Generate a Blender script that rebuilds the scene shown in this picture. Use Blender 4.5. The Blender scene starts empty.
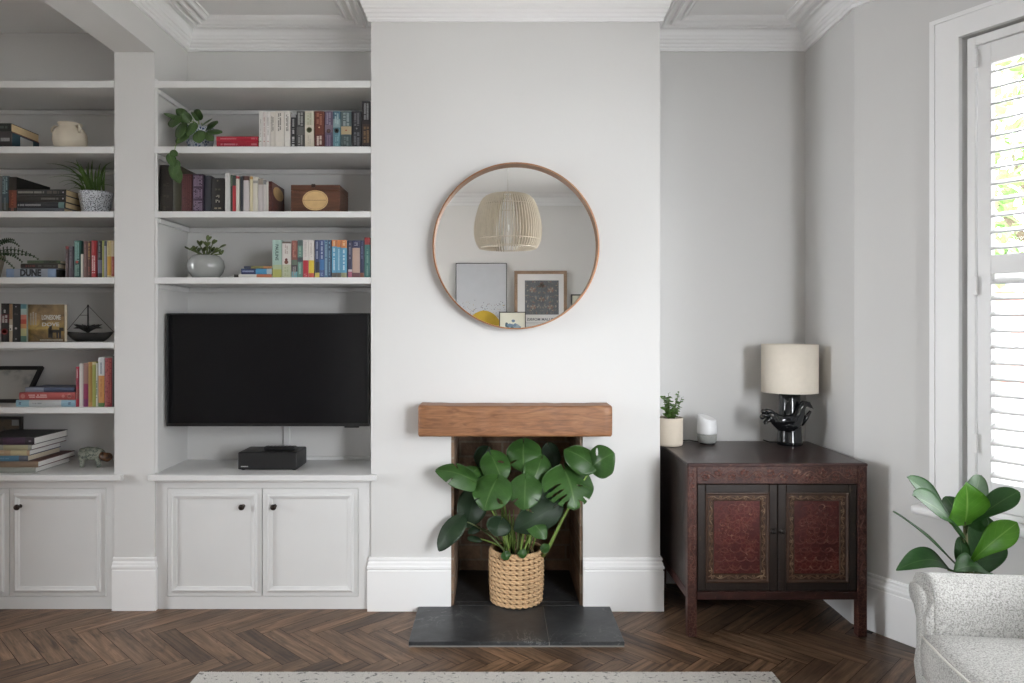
import bpy, bmesh, math, random
from mathutils import Vector, Matrix
RN = random.Random(11)
SC = bpy.context.scene
COL = SC.collection
PI = math.pi
# camera: eye 1.27 m above the floor, looking straight at the chimney breast (+Y); focal length 730 px of 1024
F, CX, CY, EYE = 730.0, 494.0, 325.0, 1.27
def wx(px, Y): return (px - CX) / F * Y
def wz(py, Y): return EYE + (CY - py) / F * Y

# ------------------------------------------------------------------ materials
MATS = {}
def srgb(r, g, b):
    def f(c):
        c /= 255.0
        return c / 12.92 if c <= .04045 else ((c + .055) / 1.055) ** 2.4
    return (f(r), f(g), f(b))
class NT:
    def __init__(s, name):
        s.m = bpy.data.materials.new(name); s.m.use_nodes = True
        s.t = s.m.node_tree; s.n = s.t.nodes
        s.b = s.n['Principled BSDF']
    def new(s, typ, **kw):
        n = s.n.new(typ)
        for k, v in kw.items():
            if k.startswith('i_'):
                n.inputs[k[2:].replace('_', ' ')].default_value = v
            else: setattr(n, k, v)
        return n
    def link(s, a, b): s.t.links.new(a, b)
    def coords(s, kind='Object', scale=(1, 1, 1), rot=(0, 0, 0), loc=(0, 0, 0)):
        tc = s.new('ShaderNodeTexCoord'); mp = s.new('ShaderNodeMapping')
        mp.inputs['Scale'].default_value = scale; mp.inputs['Rotation'].default_value = rot; mp.inputs['Location'].default_value = loc
        s.link(tc.outputs[kind], mp.inputs['Vector']); return mp.outputs['Vector']
    def noise(s, vec, scale, detail=3, rough=.55, dist=0):
        n = s.new('ShaderNodeTexNoise'); n.inputs['Scale'].default_value = scale
        n.inputs['Detail'].default_value = detail; n.inputs['Roughness'].default_value = rough; n.inputs['Distortion'].default_value = dist
        if vec is not None: s.link(vec, n.inputs['Vector'])
        return n.outputs['Fac']
    def ramp(s, fac, stops, interp='LINEAR'):
        r = s.new('ShaderNodeValToRGB'); r.color_ramp.interpolation = interp
        e = r.color_ramp.elements
        while len(e) < len(stops): e.new(.5)
        for k, (p, c) in enumerate(stops):
            e[k].position = p; e[k].color = (*c, 1) if len(c) == 3 else c
        s.link(fac, r.inputs['Fac']); return r.outputs['Color']
    def mix(s, fac, a, b, blend='MIX'):
        m = s.new('ShaderNodeMix', data_type='RGBA', blend_type=blend)
        for sock, v in ((m.inputs['Factor'], fac), (m.inputs[6], a), (m.inputs[7], b)):
            if hasattr(v, 'is_linked') or hasattr(v, 'links'): s.link(v, sock)
            elif isinstance(v, (int, float)): sock.default_value = v
            else: sock.default_value = (*v, 1) if len(v) == 3 else v
        return m.outputs[2]
    def bump(s, h, strength=.2, dist=.01, prev=None):
        b = s.new('ShaderNodeBump'); b.inputs['Strength'].default_value = strength; b.inputs['Distance'].default_value = dist
        s.link(h, b.inputs['Height'])
        if prev is not None: s.link(prev, b.inputs['Normal'])
        s.link(b.outputs['Normal'], s.b.inputs['Normal']); return b.outputs['Normal']
    def base(s, c):
        if hasattr(c, 'links'): s.link(c, s.b.inputs['Base Color'])
        else: s.b.inputs['Base Color'].default_value = (*c, 1)
    def set(s, **kw):
        for k, v in kw.items(): s.b.inputs[k.replace('_', ' ')].default_value = v
def plain(name, col, rough=.5, var=.06, scale=12, bump=0, bscale=60, metal=0, coat=0, spec=.5, trans=0):
    """procedural finish: base colour broken up by soft noise, optional fine bump"""
    if name in MATS: return MATS[name]
    t = NT(name); v = t.coords()
    f = t.noise(v, scale, 3)
    lo = tuple(max(0, c * (1 - var)) for c in col); hi = tuple(min(1, c * (1 + var)) for c in col)
    t.base(t.ramp(f, [(.3, lo), (.7, hi)]))
    t.set(Roughness=rough, Metallic=metal)
    t.b.inputs['Coat Weight'].default_value = coat
    t.b.inputs['Coat Roughness'].default_value = .06
    t.b.inputs['Specular IOR Level'].default_value = spec
    if trans:
        t.b.inputs['Subsurface Weight'].default_value = trans
        t.b.inputs['Subsurface Radius'].default_value = (.01, .01, .01)
    if bump: t.bump(t.noise(v, bscale, 4), bump, .004)
    MATS[name] = t.m; return t.m
def c255(rgb, rough=.55, var=.05, **kw):
    g_ = .3 * rgb[0] + .55 * rgb[1] + .15 * rgb[2]; rgb = tuple(int(round((c * .87 + g_ * .13) * .91)) for c in rgb)
    return plain('tint_%d_%d_%d_%d' % (*rgb, int(rough * 100)), srgb(*rgb), rough, var, **kw)

# ------------------------------------------------------------------ mesh builder
W = {}
class MB:
    def __init__(s): s.v = []; s.f = []; s.m = []; s.s = []
    def face(s, idx, mi=0, smooth=False): s.f.append(tuple(idx)); s.m.append(mi); s.s.append(smooth)
    def bm(s, bm, mi=0, smooth=False):
        o = len(s.v); bm.verts.ensure_lookup_table()
        for k, v in enumerate(bm.verts): v.index = k
        s.v += [v.co.copy() for v in bm.verts]
        for f in bm.faces: s.face([o + v.index for v in f.verts], mi, smooth)
        bm.free(); return s
    def box(s, lo, hi, mi=0, b=0, seg=1, M=None, smooth=False):
        bm = bmesh.new(); bmesh.ops.create_cube(bm, size=1)
        for v in bm.verts:
            v.co = Vector([lo[k] + (hi[k] - lo[k]) * (v.co[k] + .5) for k in range(3)])
        if b: bmesh.ops.bevel(bm, geom=bm.edges[:], offset=b, segments=seg, affect='EDGES', profile=.5)
        if M is not None: bmesh.ops.transform(bm, matrix=M, verts=bm.verts[:])
        return s.bm(bm, mi, smooth)
    def grid(s, fn, nu, nv, mi=0, smooth=True, closed_u=False, closed_v=False):
        o = len(s.v)
        for i in range(nu):
            for j in range(nv): s.v.append(Vector(fn(i / (nu - (0 if closed_u else 1)), j / (nv - (0 if closed_v else 1)))))
        for i in range(nu if closed_u else nu - 1):
            for j in range(nv if closed_v else nv - 1):
                a, b2 = (i + 1) % nu, (j + 1) % nv
                s.face([o + i * nv + j, o + a * nv + j, o + a * nv + b2, o + i * nv + b2], mi, smooth)
        return s
    def lathe(s, prof, c=(0, 0, 0), n=32, mi=0, smooth=True, cap0=True, cap1=True):
        o = len(s.v); m = len(prof)
        for k in range(n):
            a = 2 * PI * k / n
            for r, z in prof: s.v.append(Vector((c[0] + r * math.cos(a), c[1] + r * math.sin(a), c[2] + z)))
        for k in range(n):
            q = (k + 1) % n
            for j in range(m - 1): s.face([o + k * m + j, o + q * m + j, o + q * m + j + 1, o + k * m + j + 1], mi, smooth)
        if cap0 and prof[0][0] > 1e-6: s.face([o + k * m for k in range(n)][::-1], mi)
        if cap1 and prof[-1][0] > 1e-6: s.face([o + k * m + m - 1 for k in range(n)], mi)
        return s
    def tube(s, pts, r, n=8, mi=0, smooth=True, flat=1.0):
        pts = [Vector(p) for p in pts]; rs = r if isinstance(r, (list, tuple)) else [r] * len(pts)
        o = len(s.v); t0 = None; u = None
        for k, p in enumerate(pts):
            t = (pts[min(k + 1, len(pts) - 1)] - pts[max(k - 1, 0)])
            t = t.normalized() if t.length > 1e-9 else Vector((0, 0, 1))
            if u is None:
                u = t.orthogonal().normalized()
            else:
                u = (u - t * u.dot(t)); u = u.normalized() if u.length > 1e-9 else t.orthogonal().normalized()
            w = t.cross(u)
            for q in range(n):
                a = 2 * PI * q / n
                s.v.append(p + (u * math.cos(a) + w * math.sin(a) * flat) * rs[k])
        for k in range(len(pts) - 1):
            for q in range(n):
                q2 = (q + 1) % n
                s.face([o + k * n + q, o + k * n + q2, o + (k + 1) * n + q2, o + (k + 1) * n + q], mi, smooth)
        s.face([o + q for q in range(n)][::-1], mi); e = o + (len(pts) - 1) * n
        s.face([e + q for q in range(n)], mi); return s
    def prism(s, poly, d0, d1, axis='y', mi=0, smooth=False):
        """polygon (a, b) extruded along an axis; y: (x, z), x: (y, z), z: (x, y)"""
        def P(a, b, d): return Vector({'y': (a, d, b), 'x': (d, a, b), 'z': (a, b, d)}[axis])
        o = len(s.v); n = len(poly)
        s.v += [P(a, b, d0) for a, b in poly] + [P(a, b, d1) for a, b in poly]
        for k in range(n): s.face([o + k, o + (k + 1) % n, o + n + (k + 1) % n, o + n + k], mi, smooth)
        s.face([o + k for k in range(n)][::-1], mi); s.face([o + n + k for k in range(n)], mi); return s
    def blob(s, c, r, mi=0, seg=14, M=None, fn=None):
        bm = bmesh.new(); bmesh.ops.create_uvsphere(bm, u_segments=seg, v_segments=max(6, seg * 2 // 3), radius=1)
        for v in bm.verts:
            p = Vector((v.co.x * r[0], v.co.y * r[1], v.co.z * r[2]))
            if fn: p = fn(p)
            v.co = (M @ p if M is not None else p) + Vector(c)
        return s.bm(bm, mi, True)
    def sweep(s, path, prof, closed=False, mi=0, z=0.0, smooth=False, ends=True):
        """profile (d, h): d metres into the room (right of the walking direction), h height; mitred corners"""
        n = len(path); P = [Vector((p[0], p[1])) for p in path]; off = []
        for k in range(n):
            pr = P[k - 1] if (closed or k > 0) else None; nx = P[(k + 1) % n] if (closed or k < n - 1) else None
            ns = []
            for a, b in ((pr, P[k]), (P[k], nx)):
                if a is not None and b is not None:
                    d = (b - a).normalized(); ns.append(Vector((d.y, -d.x)))
            if len(ns) == 1: off.append(ns[0])
            else:
                m = ns[0] + ns[1]; m.normalize(); off.append(m / max(.2, m.dot(ns[0])))
        o = len(s.v); q = len(prof)
        for k in range(n):
            for d, h in prof:
                w = P[k] + off[k] * d; s.v.append(Vector((w.x, w.y, z + h)))
        for k in range(n if closed else n - 1):
            k2 = (k + 1) % n
            for j in range(q - 1): s.face([o + k * q + j, o + k2 * q + j, o + k2 * q + j + 1, o + k * q + j + 1], mi, smooth)
        if not closed and ends:
            s.face([o + j for j in range(q)], mi); s.face([o + (n - 1) * q + j for j in range(q)][::-1], mi)
        return s
    def build(s, name, mats, parent=None, at=None, fix=True):
        """link as one mesh object; vertices are given in world space and stored relative to the parent or to 'at'"""
        me = bpy.data.meshes.new(name)
        if parent is not None: M = W[parent.name]
        else: M = at if isinstance(at, Matrix) else Matrix.Translation(Vector(at or (0, 0, 0)))
        I = M.inverted()
        me.from_pydata([I @ v for v in s.v], [], s.f)
        for m in (mats if isinstance(mats, (list, tuple)) else [mats]): me.materials.append(m)
        me.polygons.foreach_set('material_index', s.m); me.polygons.foreach_set('use_smooth', s.s)
        if fix:
            bm = bmesh.new(); bm.from_mesh(me); bmesh.ops.recalc_face_normals(bm, faces=bm.faces[:]); bm.to_mesh(me); bm.free()
        me.update()
        o = bpy.data.objects.new(name, me); COL.objects.link(o)
        if parent is not None: o.parent = parent
        else: o.matrix_world = M
        W[o.name] = M; return o
def tag(o, label, cat, group=None):
    o['label'] = label; o['category'] = cat
    if group: o['group'] = group
    return o
def thing(name, label, cat, loc=(0, 0, 0), group=None, M=None):
    o = bpy.data.objects.new(name, None); COL.objects.link(o); o.empty_display_size = .05
    M = M if M is not None else Matrix.Translation(Vector(loc)); o.matrix_world = M; W[o.name] = M
    return tag(o, label, cat, group)
def struct(o, label=None):
    o['kind'] = 'structure'
    if label: o['label'] = label
    return o
def text_bm(txt, size, M, mi, mb, extrude=.0004, bold=.018):
    """append lettering (built-in font) to a mesh builder"""
    cu = bpy.data.curves.new('lettering', 'FONT'); cu.body = txt; cu.size = size; cu.align_x = 'CENTER'; cu.align_y = 'CENTER'
    cu.resolution_u = 2; cu.extrude = extrude; cu.offset = size * bold
    ob = bpy.data.objects.new('lettering', cu); me = ob.to_mesh()
    bm = bmesh.new(); bm.from_mesh(me); bmesh.ops.transform(bm, matrix=M, verts=bm.verts[:]); mb.bm(bm, mi)
    ob.to_mesh_clear(); bpy.data.objects.remove(ob); bpy.data.curves.remove(cu)
FRONT = Matrix.Rotation(PI / 2, 4, 'X')          # text plane XY -> faces -Y
# ------------------------------------------------------------------ overall tuning
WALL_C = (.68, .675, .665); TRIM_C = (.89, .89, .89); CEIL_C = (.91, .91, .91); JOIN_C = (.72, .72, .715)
LOUVRE_TILT = 21
SKY_LO = (.84, .87, .91); SKY_HI = (.965, .985, 1.0); SKY_S = 3.0; EXPO = .33
SKY_DIR = (.10, -.98, .16); SKY_BOOST = 11; SKY_DIR2 = (.62, .75, .2); SKY_BOOST2 = 4.5; SKY_DIR3 = (-.98, .1, .12); SKY_BOOST3 = 6.5
# ------------------------------------------------------------------ room materials
def wall_paint(name, col):
    t = NT(name); v = t.coords()
    f = t.noise(v, 1.6, 3)
    t.base(t.ramp(f, [(.3, tuple(c * .975 for c in col)), (.7, col)]))
    t.set(Roughness=.75); t.bump(t.noise(v, 55, 5), .05, .003); return t.m
WALL = wall_paint('grey_wall_paint', WALL_C)
TRIM = plain('white_trim_paint', TRIM_C, .42, .015, 3, .03, 40)
CEIL = wall_paint('white_ceiling_paint', CEIL_C)
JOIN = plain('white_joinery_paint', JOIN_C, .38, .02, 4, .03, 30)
def wood_floor():
    t = NT('herringbone_oak')
    uv = t.new('ShaderNodeUVMap', uv_map='UVMap').outputs['UV']
    def mapped(sx, sy):
        mp = t.new('ShaderNodeMapping'); mp.inputs['Scale'].default_value = (sx, sy, 1); t.link(uv, mp.inputs['Vector']); return mp.outputs['Vector']
    at = t.new('ShaderNodeVertexColor', layer_name='plank')
    sep = t.new('ShaderNodeSeparateColor'); t.link(at.outputs['Color'], sep.inputs['Color'])
    grain = t.noise(mapped(.55, 8.5), 1.6, 8, .66, .5)
    fine = t.noise(mapped(3, 48), 1.2, 5, .65)
    patch = t.noise(mapped(1.4, 4.5), 1.5, 4, .6, 1.6)
    c1 = t.ramp(grain, [(.28, srgb(46, 35, 28)), (.42, srgb(92, 71, 55)), (.56, srgb(122, 97, 77)), (.74, srgb(150, 123, 100))])
    tone = t.ramp(sep.outputs['Red'], [(0, (.5, .48, .47)), (.3, (.78, .76, .75)), (.65, (1.0, .98, .95)), (1, (1.25, 1.18, 1.1))])
    c2 = t.mix(1.0, c1, tone, 'MULTIPLY')
    dark = t.ramp(patch, [(.30, (.40, .40, .42)), (.46, (1, 1, 1))])
    c3 = t.mix(.8, c2, dark, 'MULTIPLY')
    c4 = t.mix(.55, c3, t.ramp(fine, [(.35, (.55, .55, .55)), (.6, (1.05, 1.05, 1.05))]), 'MULTIPLY')
    t.base(c4); t.set(Roughness=.42)
    t.b.inputs['Specular IOR Level'].default_value = .4
    t.bump(fine, .12, .002); return t.m
FLOORM = wood_floor()
def brick(name, c1, c2, mortar, scale=1):
    t = NT(name)
    v = t.coords('Object')
    sp = t.new('ShaderNodeSeparateXYZ'); t.link(v, sp.inputs[0])
    ad = t.new('ShaderNodeMath', operation='ADD'); t.link(sp.outputs['X'], ad.inputs[0]); t.link(sp.outputs['Y'], ad.inputs[1])
    cb = t.new('ShaderNodeCombineXYZ'); t.link(ad.outputs[0], cb.inputs['X']); t.link(sp.outputs['Z'], cb.inputs['Y'])
    b = t.new('ShaderNodeTexBrick')
    b.inputs['Scale'].default_value = 1 * scale; b.inputs['Brick Width'].default_value = .215; b.inputs['Row Height'].default_value = .075
    b.inputs['Mortar Size'].default_value = .006; b.inputs['Mortar Smooth'].default_value = .3; b.inputs['Bias'].default_value = 0
    b.inputs['Color1'].default_value = (*c1, 1); b.inputs['Color2'].default_value = (*c2, 1); b.inputs['Mortar'].default_value = (*mortar, 1)
    t.link(cb.outputs[0], b.inputs['Vector'])
    n = t.noise(v, 16, 5, .65)
    t.base(t.mix(.75, b.outputs['Color'], t.ramp(n, [(.3, (.45, .42, .4)), (.7, (1.25, 1.2, 1.15))]), 'MULTIPLY'))
    t.set(Roughness=.9)
    nb = t.bump(b.outputs['Fac'], -.8, .012); t.bump(t.noise(v, 60, 5), .5, .008, nb)
    return t.m
BRICK = brick('old_fireplace_brick', srgb(146, 122, 102), srgb(114, 92, 76), srgb(140, 128, 114))
def slate():
    t = NT('dark_slate'); v = t.coords()
    n = t.noise(v, 7, 6, .65, .8)
    c = t.ramp(n, [(.3, srgb(38, 40, 42)), (.6, srgb(58, 60, 62)), (.85, srgb(76, 78, 80))])
    vein = t.new('ShaderNodeTexNoise', noise_type='RIDGED_MULTIFRACTAL') if False else None
    n2 = t.noise(v, 4.5, 5, .6, 2.2)
    veins = t.ramp(n2, [(.485, (0, 0, 0)), (.497, (1, 1, 1)), (.509, (0, 0, 0))])
    n3 = t.noise(v, 2.6, 3)
    mask = t.ramp(n3, [(.45, (0, 0, 0)), (.65, (1, 1, 1))])
    t.base(t.mix(t.mix(1, veins, mask, 'MULTIPLY'), c, srgb(120, 122, 122)))
    t.set(Roughness=.42); t.bump(t.noise(v, 24, 6), .25, .004); return t.m
SLATE = slate()

# ------------------------------------------------------------------ plan of the room
YB, YC, YP = 3.60, 3.25, 3.25           # alcove back wall, chimney breast front, pillar front
XL, XP = -1.511, -1.690                 # left wall plane / far side of the dividing wall
CL, CR = -.5476, .739                   # chimney breast
XR = 1.535
OL, OR, OT, FB = -.191, .396, .80, 3.72 # fireplace opening
CANT = math.radians(30); BU = Vector((math.sin(CANT), -math.cos(CANT)))
B0 = Vector((XR, 3.11)); BLEN = 1.2; B1 = B0 + BU * BLEN
B2 = Vector((B1.x, -.15)); BV = Vector((-math.sin(CANT), -math.cos(CANT))); B3 = B2 + BV * BLEN
YN = -1.80; ZC = 2.725; WT = .12

# floor: herringbone blocks 350 x 70 mm laid at 45 degrees
fl = MB(); fl.box((-4.7, YN - .1, -.12), (2.3, 3.85, -.004))
NBASE = len(fl.f)
L_, W_ = .385, .077; n_ = 5; planks = []
s2 = math.sqrt(.5)
def inside(x, y):
    if y > 3.80 or y < YN - .05 or x < -4.65: return False
    if x < 1.62: return True
    return x < B1.x + .05 and y < 3.11 - (x - XR) / math.tan(CANT) + .1 and y > -1.3 + (x - XR) / math.tan(CANT) - .1
g = .0009; FSH = L_ * s2
for i in range(-90, 90):
    for j in range(-20, 20):
        for kind in (0, 1):
            u0, v0 = i + j * n_, i - j * n_
            if kind == 0: q = (u0, v0, u0 + n_, v0 + 1)
            else: q = (u0, v0 + 1, u0 + 1, v0 + 1 + n_)
            cu, cv = (q[0] + q[2]) / 2 * W_, (q[1] + q[3]) / 2 * W_
            cx, cy = (cu - cv) * s2 - .3, (cu + cv) * s2
            # band direction (1,1) runs along X
            cx, cy = (cu + cv) * s2 - .3, (cv - cu) * s2 + .55 + FSH
            if not inside(cx, cy): continue
            pts = []
            for uu, vv in ((q[0] * W_ + g, q[1] * W_ + g), (q[2] * W_ - g, q[1] * W_ + g), (q[2] * W_ - g, q[3] * W_ - g), (q[0] * W_ + g, q[3] * W_ - g)):
                pts.append(Vector(((uu + vv) * s2 - .3, (vv - uu) * s2 + .55 + FSH, 0)))
            o = len(fl.v); fl.v += pts; fl.face([o, o + 1, o + 2, o + 3], 1); planks.append(kind)
GAP = plain('dark_joint', srgb(30, 22, 17), .9)
floor = struct(fl.build('floor', [GAP, FLOORM], fix=False), 'dark brown oak herringbone floor')
me = floor.data
me.color_attributes.new('plank', 'FLOAT_COLOR', 'CORNER'); me.uv_layers.new(name='UVMap'); uvl = me.uv_layers['UVMap']; ca = me.color_attributes['plank']
for k, p in enumerate(me.polygons):
    rnd = RN.random(); ou, ov = RN.random() * 30, RN.random() * 30
    if k < NBASE: continue
    q = [(0, 0), (L_, 0), (L_, W_), (0, W_)] if planks[k - NBASE] == 0 else [(0, W_), (0, 0), (L_, 0), (L_, W_)]
    for li, (a, b) in zip(p.loop_indices, q):
        uvl.data[li].uv = (a * 3 + ou, b * 3 + ov); ca.data[li].color = (rnd, rnd, rnd, 1)

# walls
w = MB(); w.box((-4.7, YB, 0), (CL, YB + WT, 2.9)); w.box((CR, YB, 0), (XR + WT, YB + WT, 2.9))
struct(w.build('wall_back', WALL), 'pale grey back wall of the alcoves')
w = MB()
w.box((CL, YC, 0), (OL, 3.84, 2.9)); w.box((OR, YC, 0), (CR, 3.84, 2.9)); w.box((OL, YC, OT), (OR, 3.84, 2.9))
struct(w.build('wall_chimney', WALL), 'pale grey chimney breast wall')
w = MB(); t_ = .012
w.box((OL, FB, 0), (OR, FB + .1, OT)); w.box((OL, YC + .012, 0), (OL + t_, FB, OT)); w.box((OR - t_, YC + .012, 0), (OR, FB, OT)); w.box((OL + t_, YC + .012, OT - .01), (OR - t_, FB, OT))
struct(w.build('wall_fireplace', BRICK), 'brown brick lining of the fireplace recess')
w = MB(); w.box((XP, YP, 0), (XL, YB, 2.9)); w.box((XP, YN, 2.485), (XL, YP, 2.9)); w.box((XP, YN, 0), (XL, -1.1, 2.485))
struct(w.build('wall_divide', WALL), 'grey pillar and beam between the two rooms')
w = MB(); w.box((XR, B0.y, 0), (XR + WT, YB, 2.9)); w.box((XR, YN, 0), (XR + WT, B3.y, 2.9))
struct(w.build('wall_right', WALL), 'grey wall right of the alcove')
w = MB(); w.box((-4.7, YN - WT, 0), (XR + WT, YN, 2.9)); struct(w.build('wall_near', wall_paint('white_wall_paint', (.82, .81, .79))), 'grey wall facing the chimney breast')
w = MB(); w.box((-4.7, YN, 0), (-4.6, YB, .3)); w.box((-4.7, YN, 2.3), (-4.6, YB, 2.9)); w.box((-4.7, YN, .3), (-4.6, 1.4, 2.3)); w.box((-4.7, 2.75, .3), (-4.6, YB, 2.3))
struct(w.build('wall_left', WALL), 'grey far wall of the dining room')
w = MB(); w.box((-4.6, 2.82, 0), (-2.785, YB, 2.9)); struct(w.build('wall_light_block', WALL), 'unseen grey block shading the dining room shelves')  # unseen block closing the shelves, deepened to keep the added window's light off

# bay: canted side, front, canted side; each wall has one window opening
def bay_wall(name, M, length, u0, u1, z0, z1, label):
    w = MB()
    for lo, hi in (((0, 0, 0), (u0, WT, 2.9)), ((u1, 0, 0), (length, WT, 2.9)), ((u0, 0, 0), (u1, WT, z0)), ((u0, 0, z1), (u1, WT, 2.9))):
        w.box(lo, hi, M=M)
    return struct(w.build(name, WALL), label)
def frame_of(p, d):
    out = Vector((-d.y, d.x))
    if out.dot(Vector((1, 0))) < 0: out = -out
    return Matrix(((d.x, out.x, 0, p.x), (d.y, out.y, 0, p.y), (0, 0, 1, 0), (0, 0, 0, 1)))
MC = frame_of(B0, BU); MF = frame_of(B1, Vector((0, -1))); MN = frame_of(B2, BV)
U0, U1, WZ0, WZ1 = .435, 1.10, .575, 2.345
bay_wall('wall_bay', MC, BLEN, U0, U1, WZ0, WZ1, 'pale grey angled bay wall beside the window')
LF = B1.y - B2.y
bay_wall('wall_front', MF, LF, .1, LF - .1, WZ0, WZ1, 'front wall of the bay')
bay_wall('wall_bay_near', MN, BLEN, .1, BLEN - .1, WZ0, WZ1, 'near angled bay wall')

# ceiling
c = MB(); c.box((XL, YN, ZC), (B1.x + WT, YB + WT, ZC + .15)); struct(c.build('ceiling', CEIL), 'white ceiling')
c = MB(); c.box((-4.6, YN, 2.71), (XP, YB, 2.87)); struct(c.build('ceiling_dining', CEIL), 'white ceiling of the dining room')
room = [(XL, YN), (XL, YB), (CL, YB), (CL, YC), (CR, YC), (CR, YB), (XR, YB), (XR, B0.y), (B1.x, B1.y), (B2.x, B2.y), (B3.x, B3.y), (XR, YN)]
corn = [(0, -.107), (.012, -.107), (.014, -.098), (.012, -.092), (.018, -.088), (.020, -.076), (.026, -.072), (.028, -.060), (.034, -.056), (.035, -.047),
        (.039, -.040), (.042, -.028), (.047, -.017), (.055, -.009), (.066, -.006)]
c = MB(); c.sweep(room, corn, True, z=ZC)
struct(c.build('trim_1', TRIM), 'white moulded plaster cornice')
ribs = [(.066, 0), (.066, -.016), (.071, -.021), (.079, -.019), (.083, -.010), (.088, -.005), (.106, -.005), (.106, -.016), (.111, -.021), (.118, -.018), (.122, -.009),
        (.126, -.004), (.142, -.004), (.142, -.013), (.147, -.018), (.154, -.015), (.159, -.007), (.165, -.003), (.172, -.006), (.177, 0)]
c = MB(); c.sweep(room, ribs, True, z=ZC)
struct(c.build('trim_2', TRIM), 'white ribbed plaster border on the ceiling')
# baseboards
bb = [(0, 0), (.0145, 0), (.0145, .178), (.0115, .181), (.0115, .185), (.0165, .189), (.0165, .198), (.0125, .203), (.0115, .213), (.007, .219), (.007, .224), (.010, .228), (.008, .236), (0, .236)]
c = MB(); c.sweep([(CL, 3.2615), (CL, YC), (OL, YC)], bb); struct(c.build('baseboard_left', TRIM), 'white moulded baseboard left of the fireplace')
c = MB(); c.sweep([(OR, YC), (CR, YC), (CR, YB), (XR, YB), (XR, B0.y), (B1.x, B1.y), (B2.x, B2.y), (B3.x, B3.y), (XR, YN), (XL, YN)], bb)
struct(c.build('baseboard_right', TRIM), 'white moulded baseboard right of the fireplace')
c = MB(); c.sweep([(XP, 3.2615), (XP, YP), (XL, YP), (XL, 3.2615)], [(d_ * .55, h_) for d_, h_ in bb]); struct(c.build('baseboard_pillar', TRIM), 'white plinth block at the foot of the pillar')

# ------------------------------------------------------------------ windows
GLASS = NT('window_glass')
_tr = GLASS.new('ShaderNodeBsdfTransparent'); _gl = GLASS.new('ShaderNodeBsdfGlossy'); _gl.inputs['Roughness'].default_value = .02
_fr = GLASS.new('ShaderNodeFresnel'); _fr.inputs['IOR'].default_value = 1.2; _mx = GLASS.new('ShaderNodeMixShader')
GLASS.link(_fr.outputs[0], _mx.inputs[0]); GLASS.link(_tr.outputs[0], _mx.inputs[1]); GLASS.link(_gl.outputs[0], _mx.inputs[2])
GLASS.link(_mx.outputs[0], GLASS.n['Material Output'].inputs['Surface']); GLASS = GLASS.m
def window(name, M, u0, u1, z0, z1, label, arch=True):
    root = bpy.data.objects.new(name, None); COL.objects.link(root); root.matrix_world = M; W[root.name] = M; struct(root, label)
    f = MB(); ym = .085
    for lo, hi in (((u0, ym - .02, z0), (u0 + .045, ym + .02, z1)), ((u1 - .045, ym - .02, z0), (u1, ym + .02, z1)), ((u0, ym - .02, z0), (u1, ym + .02, z0 + .06)),
                   ((u0, ym - .02, z1 - .05), (u1, ym + .02, z1)), ((u0, ym - .03, (z0 + z1) / 2 - .02), (u1, ym + .03, (z0 + z1) / 2 + .02))): f.box(lo, hi, M=M)
    f.build('sash', TRIM, root)
    gmb = MB(); gmb.box((u0 + .04, ym - .002, z0 + .05), (u1 - .04, ym + .002, z1 - .04), M=M); gmb.build('pane', GLASS, root)
    a = MB(); aw, ah = .098, .083
    def pr(lo, hi, b=.004): a.box(lo, hi, b=b, M=M)
    # mitred architrave
    def bar(poly, y0, y1):
        o = len(a.v); n = len(poly)
        a.v += [M @ Vector((p, y0, q)) for p, q in poly] + [M @ Vector((p, y1, q)) for p, q in poly]
        for k in range(n): a.face([o + k, o + (k + 1) % n, o + n + (k + 1) % n, o + n + k])
        a.face([o + k for k in range(n)]); a.face([o + n + k for k in range(n)])
    if arch:
        bar([(u0 - aw, z0 - .02), (u0, z0 - .02), (u0, z1), (u0 - aw, z1 + ah)], -.024, 0)
        bar([(u1, z0 - .02), (u1 + aw * .6, z0 - .02), (u1 + aw * .6, z1 + ah), (u1, z1)], -.024, 0)
        bar([(u0, z1), (u1, z1), (u1 + aw * .6, z1 + ah), (u0 - aw, z1 + ah)], -.024, 0)
        bar([(u0 - aw - .006, z0 - .02), (u0 - aw + .012, z0 - .02), (u0 - aw + .012, z1 + ah - .01), (u0 - aw - .006, z1 + ah + .006)], -.03, 0)
        bar([(u0 - aw - .006, z1 + ah + .006), (u0 - aw + .012, z1 + ah - .01), (u1 + .05, z1 + ah - .01), (u1 + .07, z1 + ah + .006)], -.03, 0)
        a.build('casing', TRIM, root)
    s = MB(); s.box((u0 - aw - .06, -.07, z0 - .036), (u1 + .09, .06, z0 - .002), b=.012, seg=3, M=M); s.build('window_sill', TRIM, root)
    return root
window('window_1', MC, U0, U1, WZ0, WZ1, 'tall white framed window in the angled bay')
window('window_2', MF, .1, LF - .1, WZ0, WZ1, 'front bay window', False)
window('window_3', MN, .1, BLEN - .1, WZ0, WZ1, 'near bay window', False)
MLW = Matrix(((0, -1, 0, -4.6), (1, 0, 0, 1.4), (0, 0, 1, 0), (0, 0, 0, 1)))
window('added_window_4', MLW, 0, 1.35, .3, 2.3, 'unseen window added in the dining room for light', False)  # out of view, added to brighten the right walls and the mirror

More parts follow.
